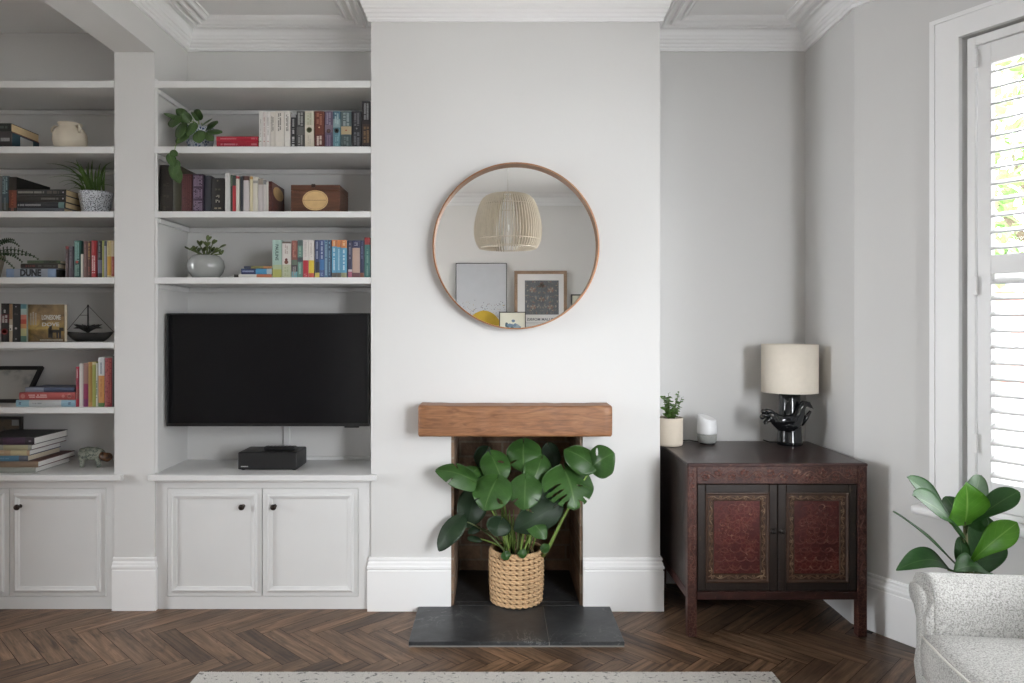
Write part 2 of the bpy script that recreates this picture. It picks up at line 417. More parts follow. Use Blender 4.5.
# plantation shutter in the angled window
SHW = plain('white_shutter_paint', srgb(238, 238, 238), .4, .01)
t = thing('window_shutter', 'white louvred shutter panel in the tall window behind the leafy plant', 'shutter', M=MC @ Matrix.Translation((U0, .03, WZ0)))
f = MB()
for lo, hi in (((U0 + .02, -.004, WZ0), (U0 + .048, .05, WZ1 - .012)), ((U0 + .048, -.004, WZ1 - .045), (U1 - .02, .05, WZ1 - .012)), ((U0 + .048, -.004, WZ0), (U1 - .02, .05, WZ0 + .02)), ((U1 - .048, -.004, WZ0 + .02), (U1 - .02, .05, WZ1 - .045))):
    f.box(lo, hi, M=MC, b=.002)
f.build('outer_frame', SHW, t)
sl0, sl1 = U0 + .052, U1 - .052; ST = .046
z_b, z_b2, z_m0, z_m1, z_t0, z_t1 = WZ0 + .022, .700, 1.457, 1.524, 2.222, WZ1 - .048
f = MB(); f.box((sl0, .004, z_b), (sl0 + ST, .032, z_t1), M=MC, b=.002); f.box((sl1 - ST, .004, z_b), (sl1, .032, z_t1), M=MC, b=.002); f.build('stile', SHW, t)
f = MB(); f.box((sl0 + ST, .004, z_b), (sl1 - ST, .032, z_b2), M=MC, b=.001); f.build('bottom_rail', SHW, t)
f = MB(); f.box((sl0 + ST, .004, z_m0), (sl1 - ST, .032, z_m1), M=MC, b=.001); f.build('middle_rail', SHW, t)
f = MB(); f.box((sl0 + ST, .004, z_t0), (sl1 - ST, .032, z_t1), M=MC, b=.001); f.build('top_rail', SHW, t)
for nm, za, zb in (('lower_louvres', z_b2, z_m0), ('upper_louvres', z_m1, z_t0)):
    f = MB(); n = round((zb - za) / .059)
    for k in range(n):
        zc = za + (k + .5) * (zb - za) / n
        R_ = MC @ Matrix.Translation((0, .02, zc)) @ Matrix.Rotation(math.radians(LOUVRE_TILT), 4, 'X')
        prof = [(-.032, 0), (-.02, .0042), (0, .0055), (.02, .0042), (.032, 0), (.02, -.0042), (0, -.0055), (-.02, -.0042)]
        o = len(f.v); m = len(prof)
        for uu in (sl0 + ST + .001, sl1 - ST - .001): f.v += [R_ @ Vector((uu, a, b)) for a, b in prof]
        for q in range(m): f.face([o + q, o + (q + 1) % m, o + m + (q + 1) % m, o + m + q], 0, True)
        f.face([o + q for q in range(m)]); f.face([o + m + q for q in range(m)])
    f.build(nm, SHW, t)
for zz in (2.215, 1.38, .80):
    f = MB(); f.box((U0 + .043, -.014, zz), (U0 + .058, -.003, zz + .07), M=MC, b=.002); f.build('hinge', SHW, t)
# ------------------------------------------------------------------ built-in shelves
def zf(y): return wz(y, 3.25)
SH = {'A': (zf(81), zf(88)), 'B': (zf(146.6), zf(153.4)), 'C': (zf(211.4), zf(217.6)), 'D': (zf(277.4), zf(283.8)), 'E': (zf(342.2), zf(348.4)), 'F': (zf(407.4), zf(413.4))}
def shelf(label, x0, x1, key, left_batten, group):
    zt, zb = SH[key]
    t = thing('wall_shelf', label, 'shelf', (x0, 3.6, zb), group)
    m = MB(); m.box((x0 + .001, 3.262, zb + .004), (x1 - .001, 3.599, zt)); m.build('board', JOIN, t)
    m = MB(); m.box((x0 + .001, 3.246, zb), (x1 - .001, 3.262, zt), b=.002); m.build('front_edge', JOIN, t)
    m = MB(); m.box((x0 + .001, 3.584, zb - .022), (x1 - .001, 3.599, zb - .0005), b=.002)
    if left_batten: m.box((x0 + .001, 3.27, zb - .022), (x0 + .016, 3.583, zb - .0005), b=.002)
    m.build('batten', JOIN, t)
    return t
LX0 = -2.78
for k, lab in (('A', 'empty top white shelf in the alcove left of the chimney breast'), ('B', 'white alcove shelf above the row of dark old books, carrying pothos and novels'),
               ('C', 'white alcove shelf carrying the two oval labelled wooden boxes'), ('D', 'white alcove shelf directly above the television')):
    shelf(lab, XL, CL, k, True, 'alcove shelves around the television')
for k, lab in (('A', 'empty topmost white shelf in the dining room at far left'), ('B', 'white dining room shelf holding the cream jug'),
               ('C', 'white dining room shelf holding the spider plant'), ('D', 'white dining room shelf with the row of colourful books and a fern'),
               ('E', 'white dining room shelf holding the dark metal boat'), ('F', 'white dining room shelf holding the leaning black picture frame')):
    shelf(lab, LX0, XP, k, False, 'dining room shelves')
# slim upright at the alcove edge
m = MB(); m.box((XL, 3.252, .612), (XL + .012, 3.262, SH['A'][0] + .01), b=.001); struct(m.build('trim_3', JOIN), 'slim white edge strip of the alcove')

# ------------------------------------------------------------------ cupboards and their tops
KNOBM = plain('dark_bronze', srgb(58, 50, 46), .35, .1, 30, metal=.8)
ZL = .607
def cabinet_top(label, x0, x1):
    m = MB(); m.box((x0, 3.222, ZL - .027), (x1, 3.2455, ZL), b=.004, seg=2); 
    m.box((max(x0, x0 if x0 < -2 else XL + .001), 3.245, ZL - .027), (min(x1, CL - .001) if x0 > -1.7 else XP - .001, 3.599, ZL))
    return tag(m.build('cabinet_top', JOIN, at=((x0 + x1) / 2, 3.4, ZL)), label, 'worktop')
cabinet_top('white painted cupboard top below the television', wx(147, 3.222), wx(376.5, 3.222))
cabinet_top('white painted cupboard top under the hippo figurine at far left', LX0, wx(121.5, 3.222))
def cupboard(label, x0, x1, doors):
    t = thing('alcove_cupboard', label, 'cupboard', ((x0 + x1) / 2, 3.27, 0))
    YF = 3.264; ztop = ZL - .0275
    m = MB(); zd0, zd1 = wz(596.5, YF), wz(488, YF)
    xs = [x0] + [q for d in doors for q in (d[0], d[1])] + [x1]
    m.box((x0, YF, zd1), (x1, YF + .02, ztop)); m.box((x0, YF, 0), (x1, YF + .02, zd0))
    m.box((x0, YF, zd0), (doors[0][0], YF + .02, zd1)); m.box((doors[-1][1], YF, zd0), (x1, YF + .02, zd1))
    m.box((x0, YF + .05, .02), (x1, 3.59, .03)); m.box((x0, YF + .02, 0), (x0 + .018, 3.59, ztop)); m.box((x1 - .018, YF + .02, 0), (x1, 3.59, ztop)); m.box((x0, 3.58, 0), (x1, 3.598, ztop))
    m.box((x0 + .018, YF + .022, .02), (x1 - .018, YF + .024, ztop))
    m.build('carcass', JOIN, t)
    m = MB(); m.box((x0, YF - .003, ztop - .014), (x1, YF - .0005, ztop), b=.001); m.build('top_bead', JOIN, t)
    for k, (a, b, kx) in enumerate(doors):
        g = .002
        m = MB(); m.box((a + g, YF - .001, zd0 + g), (b - g, YF + .019, zd1 - g), b=.0015); d = m.build('door', JOIN, t)
        ax, bx_ = a + .0225, b - .0225; za, zb = zd0 + .022, zd1 - .024
        m = MB(); prof = [(0, 0), (0, .006), (.004, .010), (.010, .012), (.016, .008), (.022, .006), (.025, 0)]
        P = [(ax, za), (bx_, za), (bx_, zb), (ax, zb)]; o = len(m.v)
        for ci, (cx_, cz_) in enumerate(P):
            sx = 1 if ci in (0, 3) else -1; sz = 1 if ci in (0, 1) else -1
            for dd, hh in prof: m.v.append(Vector((cx_ + sx * dd, YF - .001 - hh, cz_ + sz * dd)))
        n = len(prof)
        for ci in range(4):
            c2 = (ci + 1) % 4
            for j in range(n - 1): m.face([o + ci * n + j, o + c2 * n + j, o + c2 * n + j + 1, o + ci * n + j + 1])
        m.build('moulding', JOIN, d)
        kz = wz(506, YF)
        m = MB(); Mk = Matrix.Translation((kx, YF - .0012, kz)) @ Matrix.Rotation(PI / 2, 4, 'X')
        q = MB(); q.lathe([(.009, 0), (.006, .006), (.0055, .014), (.011, .019), (.0135, .024), (.012, .029), (.006, .032), (0, .0325)], n=20)
        m.v = [Mk @ v for v in q.v]; m.f = q.f; m.m = q.m; m.s = q.s
        m.build('knob', KNOBM, d)
    return t
Y_ = 3.264
cupboard('white two door cupboard below the television', XL + .001, CL - .003, [(wx(167, Y_), wx(262.2, Y_), wx(243.3, Y_)), (wx(262.2, Y_), wx(358.4, Y_), wx(275, Y_))])
cupboard('white panelled cupboard left of the pillar under the stacked large books', LX0, XP - .001, [(wx(-90, Y_), wx(9.6, Y_), wx(-14, Y_)), (wx(9.6, Y_), wx(106.3, Y_), wx(20.5, Y_))])

# ------------------------------------------------------------------ television and hifi box
BLK = plain('black_plastic', srgb(20, 20, 21), .4, .05, 30)
SCR = NT('television_screen'); SCR.base((.004, .004, .005)); SCR.set(Roughness=.18)
v = SCR.coords(); SCR.b.inputs['Specular IOR Level'].default_value = .3; SCR.bump(SCR.noise(v, 2, 2), .005, .001); SCR = SCR.m
YT = 3.33; tx0, tx1, tz0, tz1 = wx(166.6, YT), wx(369.4, YT), wz(426.3, YT), wz(313.2, YT)
t = thing('television', 'large black flat television mounted in the alcove', 'television', ((tx0 + tx1) / 2, YT, tz0))
m = MB(); m.box((tx0 + .007, YT - .0005, tz0 + .014), (tx1 - .007, YT + .004, tz1 - .007)); m.build('screen', SCR, t)
m = MB()
for lo, hi in (((tx0, YT - .002, tz0), (tx0 + .007, YT + .03, tz1)), ((tx1 - .007, YT - .002, tz0), (tx1, YT + .03, tz1)), ((tx0 + .007, YT - .002, tz1 - .007), (tx1 - .007, YT + .03, tz1)), ((tx0 + .007, YT - .002, tz0), (tx1 - .007, YT + .03, tz0 + .014))): m.box(lo, hi, b=.001)
m.build('bezel', BLK, t)
m = MB(); m.box((tx0 + .007, YT + .004, tz0 + .012), (tx1 - .007, YT + .028, tz1 - .007)); m.box((tx0 + .12, YT + .028, tz0 + .02), (tx1 - .12, YT + .07, tz1 - .2), b=.012, seg=2); m.build('housing', BLK, t)
m = MB(); m.box((tx0 + .2, YT + .07, tz0 + .1), (tx1 - .2, YT + .085, tz0 + .36)); m.box((-1.08, YT + .085, tz0 + .19), (-1.0, 3.585, tz0 + .24)); m.box((-1.2, 3.583, tz0 + .08), (-.88, 3.599, tz0 + .34)); m.build('wall_mount', BLK, t)
m = MB(); m.box((wx(344, YT), YT + .002, tz0 - .007), (wx(359, YT), YT + .012, tz0 - .0005), b=.002); m.build('sensor', BLK, t)
# hifi / set-top box
YX = 3.326; x0, x1 = wx(237.6, YX), wx(297.4, YX); z1 = wz(452.3, YX)
t = thing('receiver_box', 'black receiver box with small silver badge on the cupboard top', 'receiver', ((x0 + x1) / 2, YX, ZL))
m = MB(); m.box((x0, YX, ZL + .004), (x1, 3.492, z1), b=.006, seg=2); m.build('case', plain('black_satin_case', srgb(24, 24, 25), .45, .08, 40), t)
m = MB(); bx0 = wx(241, YX)
for k, wd in enumerate((.0035, .003, .0035, .0015, .0035, .003, .0035, .003)):
    m.box((bx0, YX - .0007, wz(467, YX)), (bx0 + wd, YX - .0001, wz(466, YX))); bx0 += wd + .0011
m.build('badge', plain('silver_print', srgb(190, 190, 188), .4, .03), t)
m = MB()
for a in (x0 + .02, x1 - .02):
    for b in (YX + .02, 3.47): m.lathe([(.009, 0), (.009, .0045)], (a, b, ZL + .0003), 14)
m.build('foot', BLK, t)
t = thing('remote_control', 'slim black remote control lying on top of the receiver box', 'remote control', (-.96, 3.41, z1 + .001))
m = MB(); m.box((wx(265, 3.40), 3.375, z1 + .0006), (wx(296, 3.40), 3.418, z1 + .016), b=.004, seg=2); m.build('body', BLK, t)
m = MB()
for k in range(8):
    for j in range(2): m.lathe([(.004, 0), (.004, .001), (.002, .0016)], (wx(268, 3.4) + k * .017, 3.387 + j * .018, z1 + .0162), 10)
m.build('buttons', plain('grey_rubber', srgb(70, 70, 72), .7), t)
m = MB(); m.box((wx(283.5, 3.59), 3.586, ZL + .001), (wx(290, 3.59), 3.5995, 1.0), b=.002); tag(m.build('cable_trunking', JOIN, at=(wx(287, 3.59), 3.595, ZL)), 'white vertical cable cover running up behind the television', 'cable cover')
m = MB(); m.box((wx(300, 3.59), 3.584, ZL + .0006), (CL - .002, 3.5995, ZL + .017), b=.002); tag(m.build('cable_trunking', JOIN, at=(-.75, 3.59, ZL)), 'white horizontal cable cover along the back of the cupboard top', 'cable cover')

# ------------------------------------------------------------------ fireplace: oak mantel beam and slate hearth
def oak():
    t = NT('oak_beam'); v = t.coords('Object', (2.2, 14, 14))
    g = t.noise(v, 2.6, 7, .6, 1.6); f = t.noise(t.coords('Object', (6, 90, 90)), 2, 4)
    c = t.ramp(g, [(.25, srgb(96, 62, 39)), (.5, srgb(138, 94, 62)), (.75, srgb(160, 116, 80))])
    w_ = t.new('ShaderNodeTexVoronoi', feature='F1'); w_.inputs['Scale'].default_value = 3.1; t.link(t.coords('Object', (2.2, 1, 7)), w_.inputs['Vector'])
    kn = t.ramp(w_.outputs['Distance'], [(.05, (.45, .38, .33)), (.16, (1, 1, 1))])
    t.base(t.mix(.35, t.mix(.6, c, kn, 'MULTIPLY'), t.ramp(f, [(.35, (.6, .55, .5)), (.6, (1.05, 1.05, 1.05))]), 'MULTIPLY'))
    t.set(Roughness=.5); t.bump(f, .18, .004); return t.m
OAK = oak()
YM = 3.12
mx0, mx1, mz0, mz1 = wx(418, YM), wx(612.5, YM), wz(437, YM), wz(406, YM)
from mathutils import noise as MN_
m = MB(); NX = 46; cs = []
for (cy_, cz_, a0) in ((YM + .009, mz1 - .009, PI / 2), (YM + .011, mz0 + .011, PI)):
    for k in range(4): an = a0 + (PI / 2) * k / 3; cs.append((cy_ + (.009 if a0 < 2 else .011) * math.cos(an), cz_ + (.009 if a0 < 2 else .011) * math.sin(an)))
cs = [(3.2485, mz1)] + cs + [(3.2485, mz0)]
front = []
for p, q in zip(cs, cs[1:]):
    n_s = max(1, int(math.hypot(q[0] - p[0], q[1] - p[1]) / .02))
    front += [(p[0] + (q[0] - p[0]) * k / n_s, p[1] + (q[1] - p[1]) * k / n_s) for k in range(n_s)]
front.append(cs[-1]); NS = len(front); cyc, czc = 3.2, (mz0 + mz1) / 2
for i in range(NX):
    u = i / (NX - 1); ins = .006 if i in (0, NX - 1) else 0
    x = mx0 + (mx1 - mx0) * u + (0 if ins == 0 else 0)
    if i == 1: x = mx0 + .005
    if i == NX - 2: x = mx1 - .005
    for (yy, zz) in front:
        y2, z2 = (yy + (ins if yy < 3.24 else 0), zz + (ins if zz < czc else -ins))
        p = Vector((x, y2, z2))
        if yy < 3.24: p.y += .004 * MN_.noise(Vector((x * 5, zz * 9, 2))) + .002 * MN_.noise(Vector((x * 22, zz * 16, 5)))
        p.z += .0035 * MN_.noise(Vector((x * 5, 3 if zz > czc else 8, 1))) + .0018 * MN_.noise(Vector((x * 24, 3 if zz > czc else 8, 4)))
        m.v.append(p)
for i in range(NX - 1):
    for j in range(NS): m.face([i * NS + j, (i + 1) * NS + j, (i + 1) * NS + (j + 1) % NS, i * NS + (j + 1) % NS], 0, True)
m.face(list(range(NS))); m.face([(NX - 1) * NS + j for j in range(NS)][::-1])
tag(m.build('mantel_beam', OAK, at=((mx0 + mx1) / 2, 3.2, mz0)), 'chunky honey brown oak mantel beam over the fireplace', 'mantel')
YH = 2.876; hx0, hx1 = wx(408.6, YH), wx(624.6, YH); HZ = .022
t = thing('slate_hearth', 'dark slate hearth slab in front of the fireplace', 'hearth', (.09, 3.0, 0))
xj = .218; g = .0012
def tile(a0, a1, b0, b1, nm='slate_tile'):
    m = MB(); m.box((a0, b0, .006), (a1, b1, HZ), b=.0015); m.build(nm, SLATE, t)
tile(hx0, xj - g, YH, 3.249); tile(xj + g, hx1, YH, 3.249)
m = MB(); m.box((OL + .013, 3.2515, .006), (OR - .013, 3.29, HZ), b=.001); m.build('slate_tile', SLATE, t)
tile(OL + .013, -.0, 3.2925, FB - .001); tile(.0025, OR - .013, 3.2925, FB - .001)
m = MB(); m.box((hx0 + .001, YH + .001, .0004), (hx1 - .001, 3.2495, .0195)); m.box((OL + .0125, 3.2495, .0004), (OR - .0125, FB - .001, .0195)); m.build('mortar_bed', plain('pale_mortar', srgb(128, 126, 122), .9), t)
# ------------------------------------------------------------------ round mirror
COPPER = plain('copper_frame_outside', srgb(160, 116, 84), .35, .08, 20, metal=.55)
GL = NT('mirror_glass'); GL.base((.93, .94, .94)); GL.set(Metallic=1, Roughness=.0); GL.b.inputs['Specular IOR Level'].default_value = .5
GL = GL.m
YMF = 3.19
mcx, mcz, mr = wx(516, YMF), wz(245.8, YMF), 83.6 / F * YMF
t = thing('round_mirror', 'large round wall mirror with thin copper frame above the mantel', 'mirror', (mcx, 3.249, mcz))
def ring(m, prof, mi=0, n=96, smooth=False):
    o = len(m.v); k_ = len(prof)
    for k in range(n):
        a = 2 * PI * k / n
        for r, y in prof: m.v.append(Vector((mcx + r * math.cos(a), y, mcz + r * math.sin(a))))
    for k in range(n):
        q = (k + 1) % n
        for j in range(k_): m.face([o + k * k_ + j, o + q * k_ + j, o + q * k_ + (j + 1) % k_, o + k * k_ + (j + 1) % k_], mi, smooth)
m = MB(); ring(m, [(mr, YMF), (mr, 3.2488), (mr - .006, 3.2488), (mr - .006, YMF)], smooth=False); m.build('frame', COPPER, t)
m = MB(); o = len(m.v)
for k in range(96):
    a = 2 * PI * k / 96; m.v.append(Vector((mcx + (mr - .0062) * math.cos(a), YMF + .040, mcz + (mr - .0062) * math.sin(a))))
for k in range(96):
    a = 2 * PI * k / 96; m.v.append(Vector((mcx + (mr - .0062) * math.cos(a), YMF + .044, mcz + (mr - .0062) * math.sin(a))))
m.face(list(range(96))); m.face(list(range(96, 192)))
for k in range(96): m.face([k, (k + 1) % 96, 96 + (k + 1) % 96, 96 + k])
m.build('glass', GL, t)
m = MB(); m.lathe([(mr * .9, 0), (mr * .9, .012)], (0, 0, 0), 48)
Mx = Matrix.Translation((mcx, 3.2487, mcz)) @ Matrix.Rotation(PI / 2, 4, 'X'); m.v = [Mx @ v for v in m.v]; m.build('backing', BLK, t)

# ------------------------------------------------------------------ what the mirror shows: pendant and pictures
LINEN = plain('cream_pleated_card', srgb(222, 213, 198), .8, .04, 14)
PX, PY = .104, 1.0; sc_ = (2 * 3.234 - PY) / F
def pz(y): return EYE + (CY - y) * sc_
t = thing('pendant_lamp', 'cream pleated pendant lampshade reflected in the round mirror', 'lamp', (PX, PY, ZC))
prof = [(.085, pz(194)), (.14, pz(195)), (.185, pz(198.5)), (.213, pz(204.5)), (.236, pz(214)), (.252, pz(224)), (.256, pz(232)), (.250, pz(239)), (.236, pz(244.5)), (.214, pz(249))]
def cat(pr, s):
    k = s * (len(pr) - 1); i = min(int(k), len(pr) - 2); f = k - i
    a = pr[max(i - 1, 0)]; b = pr[i]; c = pr[i + 1]; d = pr[min(i + 2, len(pr) - 1)]
    return tuple(.5 * ((2 * b[q]) + (c[q] - a[q]) * f + (2 * a[q] - 5 * b[q] + 4 * c[q] - d[q]) * f * f + (3 * b[q] - a[q] - 3 * c[q] + d[q]) * f ** 3) for q in range(len(b)))
m = MB(); NP = 66
for k in range(NP):
    a = 2 * PI * k / NP; ca_, sa_ = math.cos(a), math.sin(a)
    o = len(m.v); S = 18
    for s_ in range(S):
        r, z = cat(prof, s_ / (S - 1))
        for dr, dt in ((-.034, -.002), (0, -.002), (0, .002), (-.034, .002)):
            rr = r + dr; m.v.append(Vector((PX + rr * ca_ - dt * sa_, PY + rr * sa_ + dt * ca_, z)))
    for s_ in range(S - 1):
        for q in range(4): m.face([o + s_ * 4 + q, o + s_ * 4 + (q + 1) % 4, o + s_ * 4 + 4 + (q + 1) % 4, o + s_ * 4 + 4 + q])
m.build('pleats', LINEN, t)
m = MB()
for rr, zz in ((.10, pz(195.2)), (.218, pz(206)), (.252, pz(240)), (.226, pz(248))):
    pts = [(PX + (rr - .014) * math.cos(2 * PI * k / 48), PY + (rr - .012) * math.sin(2 * PI * k / 48), zz) for k in range(49)]
    m.tube(pts, .004, 6)
m.build('hoop', LINEN, t)
m = MB(); m.tube([(PX, PY, pz(200)), (PX, PY, ZC - .02)], .0025, 6); m.build('cord', plain('white_flex', srgb(205, 203, 198), .6), t)
m = MB(); m.lathe([(.05, 0), (.05, -.012), (.03, -.028), (0, -.03)], (PX, PY, ZC - .001), 24); m.build('ceiling_rose', TRIM, t)
m = MB(); m.tube([(PX, PY, pz(236)), (PX, PY, pz(249))], .002, 6); m.blob((PX, PY, pz(228)), (.012, .012, .03)); m.build('bulb', plain('opal_bulb', srgb(235, 232, 225), .3, .01), t)

LEDGE = 1.10
m = MB(); m.box((-.75, YN + .001, LEDGE - .03), (1.3, YN + .24, LEDGE), b=.003); m.box((-.75, YN + .001, LEDGE - .10), (1.3, YN + .02, LEDGE - .03), b=.002)
tag(m.build('picture_ledge', JOIN, at=(.3, YN, LEDGE)), 'white picture ledge on the wall facing the fireplace', 'shelf')
def mz(y, Yv): return EYE + (CY - y) / F * Yv
def picture(label, x0, x1, z1, y, fw, fd, mat_, fcol, art, lean=.03, group=None):
    """frame whose face looks to +Y, standing on the ledge"""
    z0 = LEDGE + .001; M = Matrix.Translation(((x0 + x1) / 2, y, z0)) @ Matrix.Rotation(lean, 4, 'X')
    t = thing('framed_picture', label, 'picture', M=M, group=group); w2, h = (x1 - x0) / 2, z1 - z0
    m = MB()
    for lo, hi in (((-w2, -fd, 0), (-w2 + fw, 0, h)), ((w2 - fw, -fd, 0), (w2, 0, h)), ((-w2 + fw, -fd, 0), (w2 - fw, 0, fw)), ((-w2 + fw, -fd, h - fw), (w2 - fw, 0, h))): m.box(lo, hi, b=.0015, M=M)
    m.build('frame', fcol, t)
    m = MB(); m.box((-w2 + fw * .8, -fd, fw * .8), (w2 - fw * .8, -.006, h - fw * .8), M=M); m.build('print', mat_, t)
    art(M, w2, h, t); return t
GREYP = plain('pale_grey_print', srgb(196, 198, 202), .6, .02)
WHITEP = plain('white_mount_card', srgb(232, 230, 228), .6, .01)
def disc(m, c, rx, rz, y, M, mi=0, n=28, rot=0):
    o = len(m.v)
    for k in range(n):
        a = 2 * PI * k / n; x, z = rx * math.cos(a), rz * math.sin(a)
        x, z = x * math.cos(rot) - z * math.sin(rot), x * math.sin(rot) + z * math.cos(rot)
        m.v.append(M @ Vector((c[0] + x, y, c[1] + z)))
    m.face(list(range(o, o + n)), mi)
def art1(M, w2, h, t):
    # speckled print with a yellow sun at the bottom
    rr = random.Random(4); m = MB(); cols = [c255((70, 72, 78)), c255((150, 92, 70)), c255((110, 120, 130)), c255((196, 160, 70))]
    for k in range(330):
        zz = h * (.16 + .36 * (1 - rr.random() ** .6)); disc(m, (rr.uniform(-w2 + .02, w2 - .02), zz), rr.uniform(.002, .0065), rr.uniform(.002, .005), -.0055, M, rr.choice((0, 0, 1, 2, 3)), 7)
    m.build('speckles', cols, t, fix=False)
    m = MB(); o = len(m.v); n = 40
    for k in range(n + 1):
        a = PI * k / n; m.v.append(M @ Vector((.03 + .225 * math.cos(a), -.0054, .02 + (h * .36) * math.sin(a))))
    m.face(list(range(o, o + n + 1))); m.build('sun', c255((226, 184, 40)), t, fix=False)
DKF = plain('black_frame', srgb(34, 32, 32), .4, .08)
WOODF = plain('light_oak_frame', srgb(150, 124, 100), .5, .15, 18)
Yv = 2 * 3.234 - (YN + .05)
picture('tall pale grey speckled print with yellow sun, reflected at left in the mirror', wx(455.8, Yv), wx(506.8, Yv), mz(263, Yv), YN + .075, .007, .02, GREYP, DKF, art1, group=None)
def art2(M, w2, h, t):
    rr = random.Random(9)
    x0, x1 = -w2 + .118, w2 - .092; z1 = h - .108; z0 = z1 - .385
    cols = [c255((108, 112, 116)), c255((158, 144, 132)), c255((128, 134, 130)), c255((158, 122, 106)), c255((176, 168, 156)), c255((122, 130, 136))]
    m = MB(); o = len(m.v); m.v += [M @ Vector(p) for p in ((x0, -.0056, z0), (x1, -.0056, z0), (x1, -.0056, z1), (x0, -.0056, z1))]; m.face([o, o + 1, o + 2, o + 3], 0)
    cx_ = (x0 + x1) / 2; hw = (x1 - x0) / 2
    # generic symmetrical floral pattern: leaves, buds and round blossoms
    for k in range(120):
        a, z = rr.uniform(.01, hw - .012), rr.uniform(z0 + .012, z1 - .012); r = rr.uniform(.004, .016); ro = rr.uniform(0, PI); mi = rr.choice((1, 2, 2, 3, 4, 5))
        disc(m, (cx_ + a, z), r, r * .45, -.0053 + k * 5e-7, M, mi, 10, ro); disc(m, (cx_ - a, z), r, r * .45, -.0053 + k * 5e-7, M, mi, 10, -ro)
    for fx, fz in ((.5, .22), (.55, .72), (0, .45), (0, .85)):
        for sg in (-1, 1):
            for p_ in range(7):
                an = 2 * PI * p_ / 7; disc(m, (cx_ + sg * fx * hw + .022 * math.cos(an), z0 + fz * (z1 - z0) + .018 * math.sin(an)), .015, .008, -.0051, M, (3, 4)[p_ % 2], 10, an)
            disc(m, (cx_ + sg * fx * hw, z0 + fz * (z1 - z0)), .009, .009, -.0049, M, 1, 12)
    m.build('floral_pattern', cols, t, fix=False)
    m = MB(); B_ = Matrix.Rotation(PI, 4, 'Z') @ FRONT
    text_bm('WILLIAM MORRIS', .043, M @ Matrix.Translation((cx_, -.0052, z0 - .055)) @ B_, 0, m)
    o = len(m.v); m.v += [M @ Vector(p) for p in ((x0, -.0052, z0 - .095), (x1, -.0052, z0 - .095), (x1, -.0052, z0 - .092), (x0, -.0052, z0 - .092))]; m.face([o, o + 1, o + 2, o + 3])
    m.build('poster_lettering', c255((110, 112, 118)), t, fix=False)
picture('oak framed dark floral poster with white mount, reflected in the mirror', wx(514.3, Yv), wx(566.8, Yv), mz(270.8, Yv), YN + .075, .036, .028, WHITEP, WOODF, art2)
def art3(M, w2, h, t):
    m = MB(); rr = random.Random(2)
    for k in range(26): disc(m, (rr.gauss(-.01, .04), h * .52 + rr.gauss(0, .025)), rr.uniform(.01, .03), rr.uniform(.008, .02), -.0055 + k * 2e-6, M, rr.randrange(3), 9, rr.uniform(0, 3))
    m.build('blue_shape', [c255((120, 150, 178)), c255((86, 110, 122)), c255((160, 178, 190))], t, fix=False)
CREAMP = plain('cream_print', srgb(228, 226, 208), .6, .02)
Yv2 = 2 * 3.234 - (YN + .2)
picture('small black framed print with blue shape, in front of the taller pictures', wx(499.2, Yv2), wx(525.8, Yv2), mz(311.8, Yv2), YN + .2, .009, .02, CREAMP, DKF, art3)
picture('black framed cream print at the right edge of the reflection', wx(571, Yv), wx(592, Yv), mz(294.3, Yv), YN + .06, .014, .02, CREAMP, DKF, art3)
# ------------------------------------------------------------------ red lacquer cabinet
def lacquer(name, c0, c1, worn, rough=.45, wear=.62, bs=.4, carved=0):
    t = NT(name); v = t.coords()
    n = t.noise(v, 9, 5, .65); k = t.noise(v, 38, 6, .7, .4)
    c = t.ramp(n, [(.3, c0), (.7, c1)])
    wv = t.ramp(k, [(wear, (0, 0, 0)), (wear + .1, (1, 1, 1))])
    col = t.mix(t.mix(.55, (0, 0, 0), wv), c, worn)
    if carved:
        # shallow carving: a net of worn raised lines
        vo = t.new('ShaderNodeTexVoronoi', feature='DISTANCE_TO_EDGE'); vo.inputs['Scale'].default_value = carved; vo.inputs['Randomness'].default_value = .9; t.link(t.coords('Object', (1, .2, 1.25)), vo.inputs['Vector'])
        ln = t.ramp(vo.outputs['Distance'], [(.03, (.75, .75, .75)), (.10, (0, 0, 0))]); br_ = t.ramp(n, [(.38, (.1, .1, .1)), (.6, (1, 1, 1))])
        col = t.mix(t.mix(1, ln, br_, 'MULTIPLY'), col, worn); t.bump(vo.outputs['Distance'], -.6, .006)
    t.base(col); t.set(Roughness=rough); t.b.inputs['Specular IOR Level'].default_value = .4
    if not carved: t.bump(k, bs, .004)
    return t.m
RED = lacquer('dark_red_lacquer', srgb(42, 21, 18), srgb(66, 32, 27), srgb(110, 76, 62), .42, .58, .7)
REDC = lacquer('carved_red_lacquer', srgb(44, 22, 19), srgb(68, 34, 28), srgb(104, 74, 62), .4, .58, .7, 62)
BLACKL = lacquer('black_lacquer', srgb(30, 23, 20), srgb(44, 34, 29), srgb(82, 64, 52), .4, .6)
BROWNL = lacquer('brown_lacquer', srgb(52, 34, 24), srgb(74, 50, 36), srgb(112, 88, 66), .5, .66)
PANEL = lacquer('oxblood_panel', srgb(58, 18, 18), srgb(86, 27, 25), srgb(106, 64, 52), .42, .64, .6, 48)
CARVE = lacquer('worn_carving', srgb(74, 38, 32), srgb(100, 60, 50), srgb(148, 120, 102), .4, .54)
TOPM = lacquer('dark_top_lacquer', srgb(40, 31, 30), srgb(62, 46, 44), srgb(92, 62, 58), .3, .6, .2)
KF = 2.962; KB = 3.525; kx0, kx1 = .786, 1.515; KZ = .71
t = thing('lacquer_cabinet', 'antique red and black carved two door cabinet in the right alcove', 'cabinet', ((kx0 + kx1) / 2, KF, 0)); CAB = t
def kz(y): return wz(y, KF)
def kx(p): return wx(p, KF)
PW = .038; ZB = kz(600)
